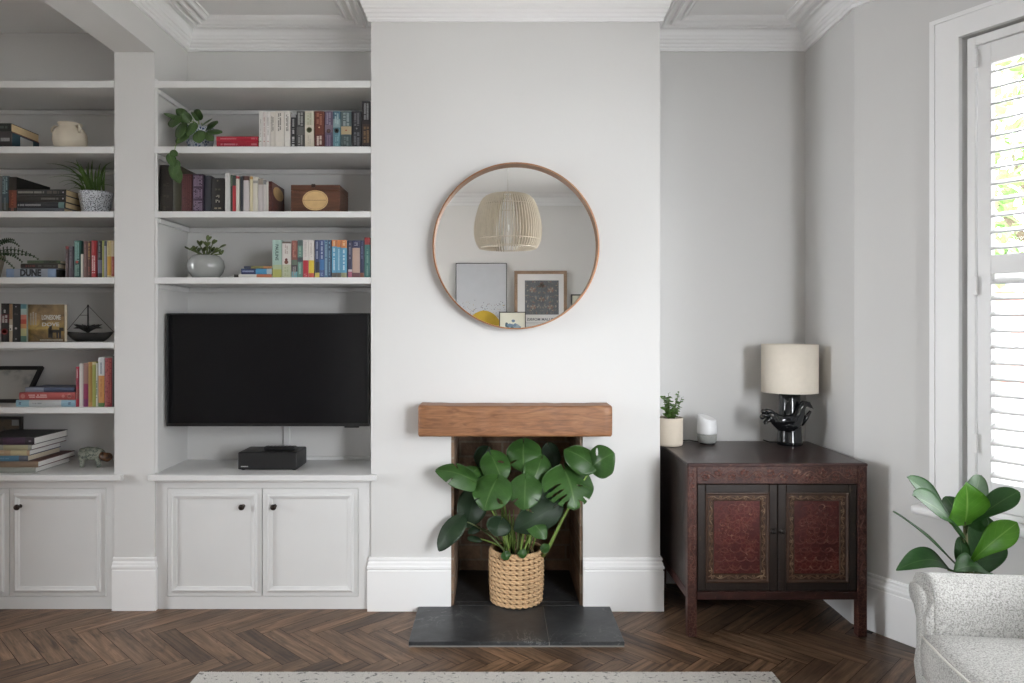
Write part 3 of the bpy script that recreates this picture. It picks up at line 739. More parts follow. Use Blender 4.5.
for a, b in ((kx0, KF), (kx1 - PW, KF), (kx0, KB - PW), (kx1 - PW, KB - PW)):
    m = MB(); m.box((a, b, .002), (a + PW, b + PW, KZ - .012), b=.004, seg=2); m.build('leg', REDC, t)
m = MB(); m.box((kx0, KF - .001, KZ - .012), (kx1, KB, KZ), b=.005, seg=2); m.build('top', TOPM, t)
m = MB(); m.box((kx0 + .001, KF - .006, KZ - .013), (kx1 - .001, KF - .0005, KZ - .002), b=.002); m.build('top_edge', RED, t)
zr0, zr1 = kz(484), KZ - .013
m = MB(); m.box((kx0 + PW, KF + .002, zr0), (kx1 - PW, KF + .03, zr1), b=.002); m.build('apron', REDC, t)
m = MB(); m.box((kx0 + PW, KF + .002, ZB), (kx1 - PW, KF + .03, kz(592)), b=.002); m.build('bottom_rail', RED, t)
m = MB()
for xs_ in (kx0 + .006, kx1 - .02): m.box((xs_, KF + PW, kz(592)), (xs_ + .014, KB - PW, KZ - .013))
m.box((kx0 + PW, KB - .02, kz(592)), (kx1 - PW, KB - .008, KZ - .013)); m.box((kx0 + .01, KF + .03, kz(592) - .002), (kx1 - .01, KB - .01, kz(592) + .012)); m.build('carcass', BLACKL, t)
for xs_ in (kx0 + .006, kx1 - .028):
    m = MB(); m.box((xs_, KF + PW, ZB - .01), (xs_ + .022, KB - PW, ZB + .028), b=.002); m.build('side_rail', RED, t)
rc = random.Random(5)
def arc(m, cx_, cz_, r, a0, a1, y, w_=.0022, mi=0, n=9, sz=1.0):
    m.tube([(cx_ + r * math.cos(a0 + (a1 - a0) * k / n), y, cz_ + sz * r * math.sin(a0 + (a1 - a0) * k / n)) for k in range(n + 1)], w_, 5, mi, flat=.7)
# carved vine along the apron and up both front posts
m = MB(); y = KF + .0015
def vine(m, x0, x1, zc, amp, y, step=.055, vert=False):
    n = max(2, int((x1 - x0) / step)); pts = []
    for k in range(n * 8 + 1):
        s = x0 + (x1 - x0) * k / (n * 8); d = amp * .55 * math.sin(PI * k / 8)
        pts.append((zc + d, y, s) if vert else (s, y, zc + d))
    m.tube(pts, .0024, 5, flat=.9)
    for k in range(n):
        s = x0 + (x1 - x0) * (k + .5) / n; sg = 1 if k % 2 else -1
        for q in range(6):
            a = 2 * PI * q / 6 + rc.random(); ox, oz = s + amp * .45 * math.cos(a), zc + sg * amp * .35 + amp * .4 * math.sin(a)
            if vert: ox, oz = zc + sg * amp * .25 + amp * .4 * math.sin(a), s + amp * .45 * math.cos(a)
            m.blob((ox, y, oz), (amp * .27, .0032, amp * .2), seg=8)
vine(m, kx0 + PW + .01, kx1 - PW - .01, (zr0 + zr1) / 2, .026, y, .05); m.build('apron_carving', CARVE, t)
for a in (kx0, kx1 - PW):
    m = MB(); vine(m, .22, KZ - .03, a + PW / 2, .014, KF - .0004, .04, True); m.build('leg_carving', CARVE, t)
dz0, dz1 = kz(592) + .002, zr0 - .002
xm = (kx(697.3) + kx(859)) / 2
for di, (a, b) in enumerate(((kx0 + PW + .002, xm - .001), (xm + .001, kx1 - PW - .002))):
    m = MB(); fw = .034
    for lo, hi in (((a, KF + .004, dz0), (a + fw, KF + .026, dz1)), ((b - fw, KF + .004, dz0), (b, KF + .026, dz1)), ((a + fw, KF + .004, dz0), (b - fw, KF + .026, dz0 + fw)), ((a + fw, KF + .004, dz1 - fw), (b - fw, KF + .026, dz1))): m.box(lo, hi, b=.003)
    d = m.build('door', BLACKL, t)
    m = MB(); a2, b2, c2, e2 = a + fw, b - fw, dz0 + fw, dz1 - fw; w2 = .036; yf = KF + .009
    P = [(a2, c2), (b2, c2), (b2, e2), (a2, e2)]; prof = [(0, KF + .003), (.004, KF + .002), (.007, KF + .006), (.010, yf), (w2 - .006, yf), (w2 - .003, yf - .003), (w2, yf + .004)]
    o = len(m.v); n = len(prof)
    for ci, (px_, pz_) in enumerate(P):
        sx = 1 if ci in (0, 3) else -1; sz = 1 if ci in (0, 1) else -1
        for dd, yy in prof: m.v.append(Vector((px_ + sx * dd, yy, pz_ + sz * dd)))
    for ci in range(4):
        c3 = (ci + 1) % 4
        for j in range(n - 1): m.face([o + ci * n + j, o + c3 * n + j, o + c3 * n + j + 1, o + ci * n + j + 1])
    m.build('inner_frame', BROWNL, d)
    pa, pb, pc, pe = a2 + w2, b2 - w2, c2 + w2, e2 - w2
    m = MB(); m.box((pa - .002, KF + .012, pc - .002), (pb + .002, KF + .02, pe + .002)); m.build('panel', PANEL, d)
    # border scroll on the inner frame
    m = MB(); bo = w2 * .62
    vine(m, a2 + .012, b2 - .012, c2 + bo, .010, yf - .0005, .03); vine(m, a2 + .012, b2 - .012, e2 - bo, .010, yf - .0005, .03)
    vine(m, c2 + .03, e2 - .03, a2 + bo, .010, yf - .0005, .03, True); vine(m, c2 + .03, e2 - .03, b2 - bo, .010, yf - .0005, .03, True)
    m.build('border_carving', lacquer('brown_carving_%d' % di, srgb(84, 60, 44), srgb(112, 86, 64), srgb(160, 138, 110), .45, .5), d)
    # panel carving: wave scallops below, flower and cloud scrolls above
    m = MB(); y = KF + .0118; pw, ph = pb - pa, pe - pc; cxp = (pa + pb) / 2
    for row in range(4):
        zc = pc + .012 + row * .036; r = .024
        for q in range(-1, 6):
            cx_ = pa + (q + (.5 if row % 2 else 0)) * .043
            for f in (1.0,):
                a0, a1 = PI * 1.06, PI * 1.94
                pts = [(cx_ + r * math.cos(a0 + (a1 - a0) * k / 10), y, zc + .022 + r * .9 * math.sin(a0 + (a1 - a0) * k / 10)) for k in range(11)]
                pts = [p for p in pts if pa + .002 < p[0] < pb - .002]
                if len(pts) > 2: m.tube(pts, .0026, 5)
    fz = pc + ph * .60
    for q in range(6):
        a = 2 * PI * q / 6 + .3; arc(m, cxp + .026 * math.cos(a), fz + .026 * math.sin(a), .017, a - 1.9, a + 1.9, y, .0025)
    arc(m, cxp, fz, .012, 0, 2 * PI, y, .0025, n=14)
    for sg in (-1, 1):
        for (ox, oz, r, st) in ((.052, .30, .016, .3), (.045, .86, .022, -1), (.02, .90, .016, .5), (.056, .70, .014, 1.2), (.056, .48, .014, 2.2), (.03, .74, .013, .2)):
            if ox < pw / 2 - .008: arc(m, cxp + sg * ox, pc + oz * ph, r if ox + r < pw / 2 else pw / 2 - ox, st, st + 3.9, y, .0024)
    for k in range(26):
        m.blob((rc.uniform(pa + .01, pb - .01), y, rc.uniform(pc + .16, pe - .01)), (.007, .0026, .0042), seg=7)
    m.build('panel_carving', lacquer('panel_carving_%d' % di, srgb(84, 38, 33), srgb(106, 54, 45), srgb(150, 116, 96), .4, .55), d)
    kx_ = xm + (-.018 if di == 0 else .018)
    m = MB(); Mk = Matrix.Translation((kx_, KF + .0038, kz(531.5))) @ Matrix.Rotation(PI / 2, 4, 'X'); q = MB(); q.lathe([(.011, 0), (.011, .002), (.005, .003), (.005, .008), (.009, .011), (.008, .015), (0, .017)], n=18)
    m.v = [Mk @ v for v in q.v]; m.f = q.f; m.m = q.m; m.s = q.s; m.build('knob', plain('dark_iron', srgb(52, 48, 46), .4, .1, 30, metal=.7), d)

# ------------------------------------------------------------------ on the cabinet: lamp with bird, smart speaker, herb pot
GLZ = plain('black_glaze', srgb(20, 22, 25), .12, .3, 22, bump=.3, bscale=26, coat=.6)
LY = 3.42; lx = wx(789.6, LY)
t = thing('table_lamp', 'table lamp with cream drum shade and black glazed bird base', 'lamp', (lx, LY, KZ))
zs0, zs1 = wz(394.6, LY - .125), wz(345, LY - .125)
SHADE = plain('cream_linen_shade', srgb(226, 217, 203), .85, .02, 60, .08, 300)
m = MB(); m.lathe([(.1255, zs0), (.1255, zs1), (.123, zs1), (.123, zs0), (.1255, zs0)], (lx, LY, 0), 64, cap0=False, cap1=False); m.build('shade', SHADE, t)
m = MB(); m.lathe([(.056, KZ + .0005), (.0585, KZ + .006), (.056, KZ + .02), (.053, KZ + .07), (.050, KZ + .12), (.0475, zs0 + .012), (.044, zs0 + .018), (.02, zs0 + .02)], (lx, LY, 0), 28); m.build('column', GLZ, t)
m = MB(); m.lathe([(.012, zs0 + .019), (.012, zs0 + .04), (.017, zs0 + .042), (.017, zs0 + .09), (.005, zs0 + .092)], (lx, LY, 0), 16); 
for q in range(3):
    a = 2 * PI * q / 3; m.tube([(lx, LY, zs0 + .03), (lx + .1235 * math.cos(a), LY + .1235 * math.sin(a), zs0 + .012)], .002, 6)
m.build('lamp_holder', BLK, t)
yb = LY - .060
def lp(px, py, y=yb): return Vector((wx(px, y), y, wz(py, y)))
m = MB()
m.tube([lp(811.5, 407.8), lp(808.5, 404.2), lp(804, 404), lp(800.5, 408.5), lp(799, 415), lp(795, 421), lp(788.5, 424), lp(781, 423), lp(775, 419), lp(769, 414.5)],
       [.004, .013, .0175, .020, .026, .036, .041, .037, .027, .014], 14); m.build('bird_body', GLZ, t)
m = MB(); m.tube([lp(810, 405), lp(813.4, 409)], [.006, .001], 8); m.build('beak', GLZ, t)
m = MB()
for cx_, cy_, rx_, rz_, tl in ((769.5, 411.5, .027, .011, -.35), (766, 415.5, .026, .011, -.1), (768.5, 420, .023, .011, .35), (763.5, 411.5, .013, .012, 0), (762.3, 417, .012, .012, 0), (765.5, 422.3, .012, .010, .5), (773, 415.5, .026, .017, 0)):
    m.blob(lp(cx_, cy_, yb - .004), (rx_, .013, rz_), seg=14, M=Matrix.Rotation(-tl, 4, 'Y'))
m.build('tail', GLZ, t)
m = MB(); yw = yb - .034
m.blob(lp(786.5, 420.5, yw), (.052, .012, .020), seg=18, M=Matrix.Rotation(-.12, 4, 'Y')); m.tube([lp(776, 417, yw - .009), lp(783, 421.5, yw - .013), lp(791, 421.5, yw - .013), lp(798, 416.5, yw - .008)], [.002, .0032, .0032, .002], 8)
m.tube([lp(810.5, 411, yb), lp(806, 418, yb), lp(801.5, 425.5, yb)], [.006, .011, .007], 10); m.build('wing', GLZ, t)
m = MB(); m.tube([(lx - .045, LY + .03, KZ + .006), (lx - .075, LY + .05, KZ + .004), (lx - .10, LY + .06, KZ + .012), (lx - .085, LY + .095, KZ + .004)], .0028, 6); m.build('cord', BLK, t)

SY = 3.445; sx_ = wx(707, SY)
t = thing('smart_speaker', 'small white smart speaker with slanted top and grey fabric base', 'speaker', (sx_, SY, KZ))
WHT = plain('white_matt_plastic', srgb(236, 237, 238), .35, .01)
m = MB(); n = 40; prof = [(.045, .048), (.0462, .055), (.045, .08), (.0435, .10)]
o = len(m.v)
for k in range(n):
    a = 2 * PI * k / n
    for r, z in prof: m.v.append(Vector((sx_ + r * math.cos(a), SY + r * math.sin(a), KZ + z)))
    # slanted rim: low on the right-front
    for r, dz in ((.0425, 0), (.040, .002)):
        z = .123 - .013 * (math.cos(a - math.radians(-35))) + dz; m.v.append(Vector((sx_ + r * math.cos(a), SY + r * math.sin(a), KZ + z)))
q = 6
for k in range(n):
    k2 = (k + 1) % n
    for j in range(q - 1): m.face([o + k * q + j, o + k2 * q + j, o + k2 * q + j + 1, o + k * q + j + 1], 0, True)
m.face([o + k * q + q - 1 for k in range(n)]); m.face([o + k * q for k in range(n)][::-1]); m.build('housing', WHT, t)
m = MB(); m.lathe([(.036, .006), (.042, .010), (.0452, .03), (.0452, .0475)], (sx_, SY, KZ), 40); m.build('fabric_base', plain('grey_speaker_fabric', srgb(150, 152, 148), .85, .12, 160, .3, 400), t)
m = MB(); m.lathe([(.034, .0003), (.034, .006)], (sx_, SY, KZ), 30); m.build('foot', BLK, t)
m = MB(); m.tube([(sx_ - .03, SY + .03, KZ + .004), (sx_ - .07, SY + .055, KZ + .008), (sx_ - .10, SY + .06, KZ + .006), (sx_ - .13, SY + .07, KZ + .004)], .0024, 6); m.build('cord', BLK, t)
HY = 3.40; hx = .818
t = thing('herb_pot', 'pale stone pot with a small leafy herb on the red cabinet', 'potted plant', (hx, HY, KZ))
m = MB(); m.lathe([(.052, .0005), (.058, .004), (.0605, .014), (.061, .128), (.059, .131), (.056, .128), (.055, .116)], (hx, HY, KZ), 36, cap1=False); m.build('pot', plain('pale_stoneware', srgb(205, 194, 178), .8, .06, 9, .15, 60), t)
SOIL = plain('dark_soil', srgb(44, 34, 27), .95, .3, 60, .8, 90)
m = MB(); m.lathe([(.0555, .112), (.0001, .116)], (hx, HY, KZ), 24, cap0=False, cap1=False); m.build('soil', SOIL, t)
# ------------------------------------------------------------------ plants
def leafmat(name, c0, c1, vein, rough=.35, trans=.12, vs=40, veinmix=.35):
    t = NT(name); uv = t.new('ShaderNodeUVMap', uv_map='UVMap').outputs['UV']
    sp = t.new('ShaderNodeSeparateXYZ'); t.link(uv, sp.inputs[0])
    n = t.noise(t.coords(), 14, 3)
    c = t.ramp(n, [(.3, c0), (.7, c1)])
    # midrib and side veins from the leaf's own coordinates (u along, v across -1..1)
    ab = t.new('ShaderNodeMath', operation='ABSOLUTE'); t.link(sp.outputs['Y'], ab.inputs[0])
    mid = t.ramp(ab.outputs[0], [(.02, (1, 1, 1)), (.06, (0, 0, 0))])
    mu = t.new('ShaderNodeMath', operation='MULTIPLY_ADD'); t.link(ab.outputs[0], mu.inputs[0]); mu.inputs[1].default_value = -.32; t.link(sp.outputs['X'], mu.inputs[2])
    fr = t.new('ShaderNodeMath', operation='MULTIPLY'); t.link(mu.outputs[0], fr.inputs[0]); fr.inputs[1].default_value = 7
    f2 = t.new('ShaderNodeMath', operation='FRACT'); t.link(fr.outputs[0], f2.inputs[0])
    sv = t.ramp(f2.outputs[0], [(.0, (1, 1, 1)), (.07, (0, 0, 0))])
    vm = t.mix(.6, mid, sv, 'LIGHTEN')
    bw = t.new('ShaderNodeMath', operation='MULTIPLY'); t.link(vm, bw.inputs[0]); bw.inputs[1].default_value = veinmix
    t.base(t.mix(bw.outputs[0], c, vein)); t.set(Roughness=rough); t.b.inputs['Specular IOR Level'].default_value = .32
    tr = t.new('ShaderNodeBsdfTranslucent'); t.link(t.mix(.5, c, vein), tr.inputs['Color'])
    ms = t.new('ShaderNodeMixShader'); ms.inputs[0].default_value = trans
    out = t.n['Material Output']; t.link(t.b.outputs[0], ms.inputs[1]); t.link(tr.outputs[0], ms.inputs[2]); t.link(ms.outputs[0], out.inputs['Surface'])
    t.bump(vm, .15, .002); return t.m
class Leaf(MB):
    """mesh builder that also keeps leaf coordinates"""
    def __init__(s): super().__init__(); s.uv = {}
    def leaf(s, base, tip, nrm, width, shape, mi=0, nu=20, nv=9, sag=0.0, cup=.15, slots=(), heart=0, th=.0007, wave=0, tipcurl=0):
        """blade from base to tip; nrm: side facing up; sag bends the middle away from the chord along nrm; shape(u) 0..1 half width"""
        base, tip = Vector(base), Vector(tip); d = tip - base; L = d.length; d.normalize()
        n = Vector(nrm); n = (n - d * n.dot(d)).normalized(); sd = d.cross(n)
        o = len(s.v); ph = RN.random() * 6
        for side in (1, -1):
            for i in range(nu):
                u = i / (nu - 1)
                c = base + d * (L * u) + n * (sag * L * 4 * u * (1 - u)) - n * (tipcurl * L * u ** 3)
                w_ = shape(u) * width / 2
                for j in range(nv):
                    q = j / (nv - 1) * 2 - 1
                    x = q * w_
                    back = heart * (abs(q) ** 1.4) * max(0, 1 - u / .45) - .10 * heart * abs(q)
                    y = cup * width / 2 * (abs(q) ** 1.6) * shape(u) + wave * math.sin(ph + u * 11 + q * 2) * abs(q) * width
                    s.uv[len(s.v)] = (u, q)
                    s.v.append(c + sd * x + n * (y + side * th / 2) - d * back * L)
        N = nu * nv
        for i in range(nu - 1):
            for j in range(nv - 1):
                if slots:
                    uc, qc = (i + .5) / (nu - 1), (j + .5) / (nv - 1) * 2 - 1; cut = False
                    for sd_, c_, hw, q0, q1 in slots:
                        if sd_ * qc > 0 and q0 < abs(qc) < q1:
                            e_ = abs(uc - c_ - .16 * (abs(qc) - .6)) / hw
                            if e_ < (min(1, (abs(qc) - q0) / .25) if q1 >= 1 else math.sqrt(max(0, 1 - ((abs(qc) - (q0 + q1) / 2) / ((q1 - q0) / 2)) ** 2))): cut = True
                    if cut: continue
                a = o + i * nv + j; s.face([a, a + 1, a + nv + 1, a + nv], mi, True); a += N; s.face([a, a + nv, a + nv + 1, a + 1], mi, True)
        for i in range(nu - 1):
            for j in (0, nv - 1):
                a = o + i * nv + j; s.face([a, a + nv, a + nv + N, a + N], mi, True)
        return s
    def build(s, name, mats, parent=None, at=None, fix=False):
        o = super().build(name, mats, parent, at, fix); me = o.data
        l = me.uv_layers.new(name='UVMap')
        for lp_ in me.loops: l.data[lp_.index].uv = s.uv.get(lp_.vertex_index, (.3, .5))
        return o
def sh_ovate(u): return max(.02, math.sin(PI * min(1, u) ** .75) ** .8) if 0 < u < 1 else .02
def sh_heart(u):
    if u <= 0: return .05
    if u >= 1: return .02
    return max(.02, (1 - (1 - min(1, u / .34)) ** 2.4) ** .62 if u < .34 else (1 - ((u - .34) / .66) ** 2.3) ** .85)
def sh_spat(u): return .10 + .90 * math.sin(PI * min(1, max(0, u)) ** 2.2) ** .75 if 0 < u < 1 else .05
def sh_fig(u):
    if u <= 0 or u >= 1: return .03
    return max(.03, math.sin(PI * u ** .62) ** .8)
def sh_oval(u): return max(.03, math.sin(PI * u) ** .55) if 0 < u < 1 else .03
def sh_blade(u): return max(.03, (math.sin(PI * min(1, .15 + .85 * u)) ** .7)) if u < 1 else .03
G_MON = leafmat('monstera_leaf', srgb(44, 74, 33), srgb(62, 97, 46), srgb(120, 146, 92), .33, .12, veinmix=.3)
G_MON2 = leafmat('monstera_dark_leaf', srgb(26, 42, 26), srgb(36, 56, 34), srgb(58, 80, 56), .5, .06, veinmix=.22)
STEM = plain('green_stem', srgb(124, 150, 74), .5, .2, 20)
STEM2 = plain('dull_green_stem', srgb(92, 104, 62), .5, .25, 20)

# monstera in a woven basket standing on the hearth
BX, BY, BR, BH = wx(516.3, 3.31), 3.31, .113, .238
t = thing('monstera_plant', 'large monstera in a woven basket in front of the fireplace', 'potted plant', (BX, BY, HZ)); MON = t
m = MB()
def br(z): return BR * (.955 + .06 * math.sin(PI * min(1, z / BH) * .8))
m.lathe([(br(0) * .93, .001), (br(0) * .985, .012), (br(.1) * .975, .1), (br(BH) * .975, BH - .006), (br(BH) * .90, BH - .006), (br(.1) * .9, .1), (br(0) * .88, .02), (0, .02)], (BX, BY, HZ + .0005), 48, cap1=False)
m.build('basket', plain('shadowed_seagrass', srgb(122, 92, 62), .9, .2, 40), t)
SEA = plain('seagrass_rope', srgb(206, 172, 132), .8, .16, 50, .4, 160)
m = MB(); NR, NC = 11, 26
for r in range(NR):
    z0 = .014 + (BH - .026) * r / (NR - 1)
    for strand in (0, 1):
        pts = []; K = NC * 8
        for k in range(K + 1):
            a = 2 * PI * k / K; ph = NC * a * .5 + (PI if strand else 0) + (r % 2) * PI
            rr = br(z0) + .0035 + .0035 * math.sin(ph)
            zz = z0 + .0055 * math.cos(ph) * (1 if strand == 0 else 1)
            pts.append((BX + rr * math.cos(a), BY + rr * math.sin(a), HZ + zz))
        m.tube(pts, .0058, 6)
m.build('weave', SEA, t)
for zz, ro in ((BH - .003, .004), (.0115, -.004)):
    m = MB()
    for s_ in range(2):
        m.tube([(BX + (br(zz) + ro * .5 + .003 * math.cos(30 * 2 * PI * k / 160 + s_ * PI)) * math.cos(2 * PI * k / 160), BY + (br(zz) + ro * .5 + .003 * math.cos(30 * 2 * PI * k / 160 + s_ * PI)) * math.sin(2 * PI * k / 160), HZ + zz + .004 * math.sin(30 * 2 * PI * k / 160 + s_ * PI)) for k in range(161)], .0052, 6)
    m.build('rim', SEA, t)
m = MB(); m.lathe([(br(BH) * .9, BH - .03), (.03, BH - .022), (.0001, BH - .02)], (BX, BY, HZ), 30, cap0=False, cap1=False); m.build('soil', SOIL, t)
def mp(px, py, Y): return Vector((wx(px, Y), Y, wz(py, Y)))
ML = [  # attach (px, py, Y), tip (px, py, Y), width m, normal, dark?, cuts
    ((523.5, 444, 3.26), (523.5, 470.5, 3.20), .150, (.0, -1, .45), 0, [(1, .62, .03, .35, 2), (-1, .70, .025, .5, 2)]),
    ((491.5, 456, 3.24), (502.5, 481, 3.16), .125, (.1, -1, .5), 0, [(-1, .38, .05, .2, .6)]),
    ((541, 460, 3.22), (531.5, 486, 3.16), .125, (.15, -1, .5), 0, []),
    ((565, 471, 3.16), (576, 507, 3.06), .215, (.05, -1, .35), 0, [(1, .40, .028, .25, 2), (1, .55, .03, .2, 2), (1, .70, .03, .2, 2), (1, .84, .03, .25, 2), (-1, .86, .03, .3, 2), (-1, .74, .022, .5, 2), (-1, .5, .02, .25, .5)]),
    ((592, 465, 3.14), (565.5, 448.5, 3.17), .130, (-.18, -.8, .75), 0, []),
    ((593, 466, 3.14), (612.5, 453, 3.09), .135, (.35, -.95, .6), 0, [(-1, .42, .05, .35, .8)]),
    ((474, 481, 3.16), (437.5, 468.5, 3.12), .115, (-.15, -.75, .8), 0, [(1, .5, .03, .3, 2), (-1, .6, .025, .4, 2)]),
    ((467, 482, 3.18), (479, 466, 3.24), .12, (.1, -.9, .5), 0, []),
    ((496.5, 480, 3.14), (484, 508.5, 3.06), .165, (-.15, -1, .45), 0, [(-1, .60, .05, .45, .85), (1, .72, .02, .4, 2)]),
    ((525.5, 480, 3.13), (524.5, 508.5, 3.06), .145, (-.05, -1, .5), 0, [(1, .68, .03, .4, 2), (-1, .62, .02, .5, 2)]),
    ((541, 481, 3.18), (543.5, 507, 3.14), .115, (.5, -1, .3), 1, [(-1, .5, .03, .4, 2)]),
    ((475, 494, 3.25), (467, 527, 3.20), .130, (.1, -1, .25), 1, []),
    ((459, 520, 3.17), (437.5, 549, 3.12), .110, (-.7, -1, .15), 1, []),
    ((501, 520, 3.13), (495, 535, 3.09), .105, (0, -1, .6), 1, []),
    ((554, 507, 3.14), (515, 530, 3.10), .130, (.1, -1, .2), 1, [(1, .5, .03, .4, 2)]),
    ((531, 521, 3.12), (546, 538, 3.08), .080, (.1, -1, .4), 0, []),
    ((487, 450, 3.42), (478, 466, 3.40), .09, (0, -1, .5), 1, []),
    ((549, 447, 3.36), (557, 468, 3.34), .09, (.3, -1, .4), 1, []),
    ((478, 528, 3.22), (468, 533, 3.2), .035, (0, -1, .6), 1, []),
    ((470, 538, 3.24), (482, 541, 3.22), .030, (0, -.8, .8), 1, []),
    ((542, 550, 3.18), (549, 546, 3.16), .04, (.1, -1, .4), 0, []),
    ((505, 553, 3.19), (508, 560, 3.185), .045, (0, -1, .5), 0, []),
    ((522, 551, 3.18), (524, 558.5, 3.18), .04, (0, -1, .5), 0, []),
]
soilz = HZ + BH - .02
for k, (a, b, wd, nr, dk, cuts) in enumerate(ML):
    A, B = mp(*a), mp(*b); L = Leaf()
    nr = (nr[0] + RN.uniform(-.22, .22), nr[1], nr[2] + RN.uniform(-.1, .15)); L.leaf(A, B, nr, wd * RN.uniform(.97, 1.06), sh_heart, 0, 64 if cuts else 24, 33 if cuts else 11, sag=.09, cup=-.30, slots=cuts, heart=.26, wave=.022, tipcurl=.10)
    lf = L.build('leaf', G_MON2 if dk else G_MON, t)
    # petiole from the soil up to the leaf
    an = RN.uniform(0, 2 * PI); rr = RN.uniform(.01, .06)
    S0 = Vector((BX + (A.x - BX) * .22 + .02 * math.cos(an), BY - .02 + .05 * math.sin(an), soilz - .004))
    if a[1] > 545: continue
    ctrl = S0 * .45 + A * .55; ctrl.z += .25 * (A.z - S0.z) ; ctrl.x = S0.x + (A.x - S0.x) * .45
    if k in (4,): continue
    pts = [S0 * (1 - q) ** 2 + ctrl * 2 * q * (1 - q) + (A + Vector((0, .006, 0))) * q * q for q in [z / 12 for z in range(13)]]
    if k == 5:
        S0 = mp(543, 556, 3.25); pts = [S0, mp(550, 545, 3.22), mp(562, 520, 3.18), mp(573, 500, 3.16), mp(584, 480, 3.15), A]
    mm = MB(); mm.tube(pts, [.0052 - .0028 * q / (len(pts) - 1) for q in range(len(pts))] if k != 5 else [.009, .008, .006, .0045, .0035, .003], 7); mm.build('petiole', STEM if k % 3 else STEM2, t)
m = MB()
for k in range(38):
    a = 2 * PI * k / 38 + RN.random(); r0 = RN.uniform(.015, .075); r1 = r0 + RN.uniform(.0, .055); h = RN.uniform(.07, .19)
    S0 = Vector((BX + r0 * math.cos(a), BY + .5 * r0 * math.sin(a) - .01, soilz)); E = Vector((BX + r1 * math.cos(a), BY + .6 * r1 * math.sin(a) - .02, soilz + h))
    m.tube([S0, S0 * .5 + E * .5 + Vector((0, 0, .02)), E], [.0042, .0035, .002], 6)
m.build('young_stems', STEM, t)
m = MB()
for k in range(5):
    a = RN.random() * 6; S0 = Vector((BX + .05 * math.cos(a), BY - .04, soilz)); x = RN.uniform(-.08, .1)
    m.tube([S0, S0 + Vector((x * .5, -.03, .06)), S0 + Vector((x, -.05, .01))], .0022, 5)
m.build('aerial_roots', plain('brown_root', srgb(104, 84, 58), .8), t)

# fiddle leaf fig behind the armchair
G_FIG = leafmat('fig_leaf', srgb(66, 118, 34), srgb(92, 148, 46), srgb(172, 204, 112), .4, .25, veinmix=.45)
G_FIG2 = leafmat('fig_dark_leaf', srgb(36, 70, 33), srgb(50, 90, 43), srgb(116, 146, 92), .5, .15, veinmix=.35)
G_FIGB = leafmat('fig_pale_leaf', srgb(92, 116, 90), srgb(112, 134, 106), srgb(150, 170, 136), .5, .15, veinmix=.3)
FY = 2.45; fx = wx(966, FY)
t = thing('fiddle_leaf_fig', 'green fiddle leaf fig standing between the armchair and the window', 'potted plant', (fx, FY, 0))
m = MB(); m.lathe([(.10, .001), (.11, .008), (.13, .20), (.135, .21), (.128, .21), (.12, .18)], (fx, FY, 0), 36, cap1=False); m.build('pot', plain('charcoal_pot', srgb(70, 70, 70), .7, .1), t)
m = MB(); m.lathe([(.121, .185), (.0001, .19)], (fx, FY, 0), 24, cap0=False, cap1=False); m.build('soil', SOIL, t)
def fp(px, py, Y=FY): return Vector((wx(px, Y), Y, wz(py, Y)))
m = MB(); m.tube([(fx + .01, FY, .18), (fx - .005, FY + .005, .3), fp(968, 568), fp(966, 545), fp(964.5, 518), fp(965, 505)], [.010, .009, .008, .007, .0055, .004], 8); m.build('trunk', plain('fig_bark', srgb(132, 128, 96), .7, .2, 40, .3), t)
FL = [  # base, tip, width, normal, material, shape
    ((962, 540, 2.46), (910, 477, 2.42), .095, (.55, -.75, .6), 1, sh_spat, .05),
    ((962, 537, 2.42), (916, 495, 2.33), .115, (.45, -.6, .75), 1, sh_spat, .06),
    ((965, 522, 2.42), (966.5, 483, 2.38), .150, (.05, -1, .15), 0, sh_fig, .05),
    ((967, 513, 2.47), (981, 475, 2.52), .085, (-.2, -1, -.1), 2, sh_oval, .03),
    ((968, 526, 2.43), (1018, 491, 2.36), .085, (-.45, -.55, .7), 1, sh_spat, .05),
    ((970, 563, 2.42), (1016.5, 523, 2.32), .085, (-.5, -.85, .55), 0, sh_spat, .10),
    ((974, 570, 2.50), (988, 517, 2.56), .165, (.1, -1, .1), 1, sh_oval, .03),
    ((948, 570, 2.43), (897.5, 568.5, 2.34), .105, (.15, -.4, .9), 1, sh_ovate, .17),
    ((958, 568, 2.43), (895.5, 510, 2.40), .05, (.75, -.3, .7), 1, sh_blade, .02),
    ((962, 522, 2.48), (946, 496, 2.54), .075, (0, -1, .2), 1, sh_oval, .03),
    ((986, 572, 2.44), (955, 569, 2.30), .10, (0, -.5, .85), 1, sh_ovate, .08),
    ((967, 522, 2.43), (984, 513, 2.40), .10, (-.1, -.8, .6), 1, sh_oval, .03),
    ((962, 566, 2.44), (960, 537, 2.44), .05, (-.2, -1, .2), 1, sh_oval, .05),
]
for a, b, wd, nr, mi, shp, sag in FL:
    L = Leaf(); L.leaf(fp(*a), fp(*b), nr, wd, shp, 0, 26, 11, sag=sag, cup=.2, wave=.03, tipcurl=.03, heart=.08); L.build('leaf', (G_FIG, G_FIG2, G_FIGB)[mi], t)
m = MB()
for a, b, *_ in FL:
    A = fp(*a); S0 = fp(966, min(572, a[1] + 8)); m.tube([S0, (S0 + A) / 2 + Vector((0, 0, -.004)), A], .003, 6)
m.build('leaf_stalks', STEM2, t)

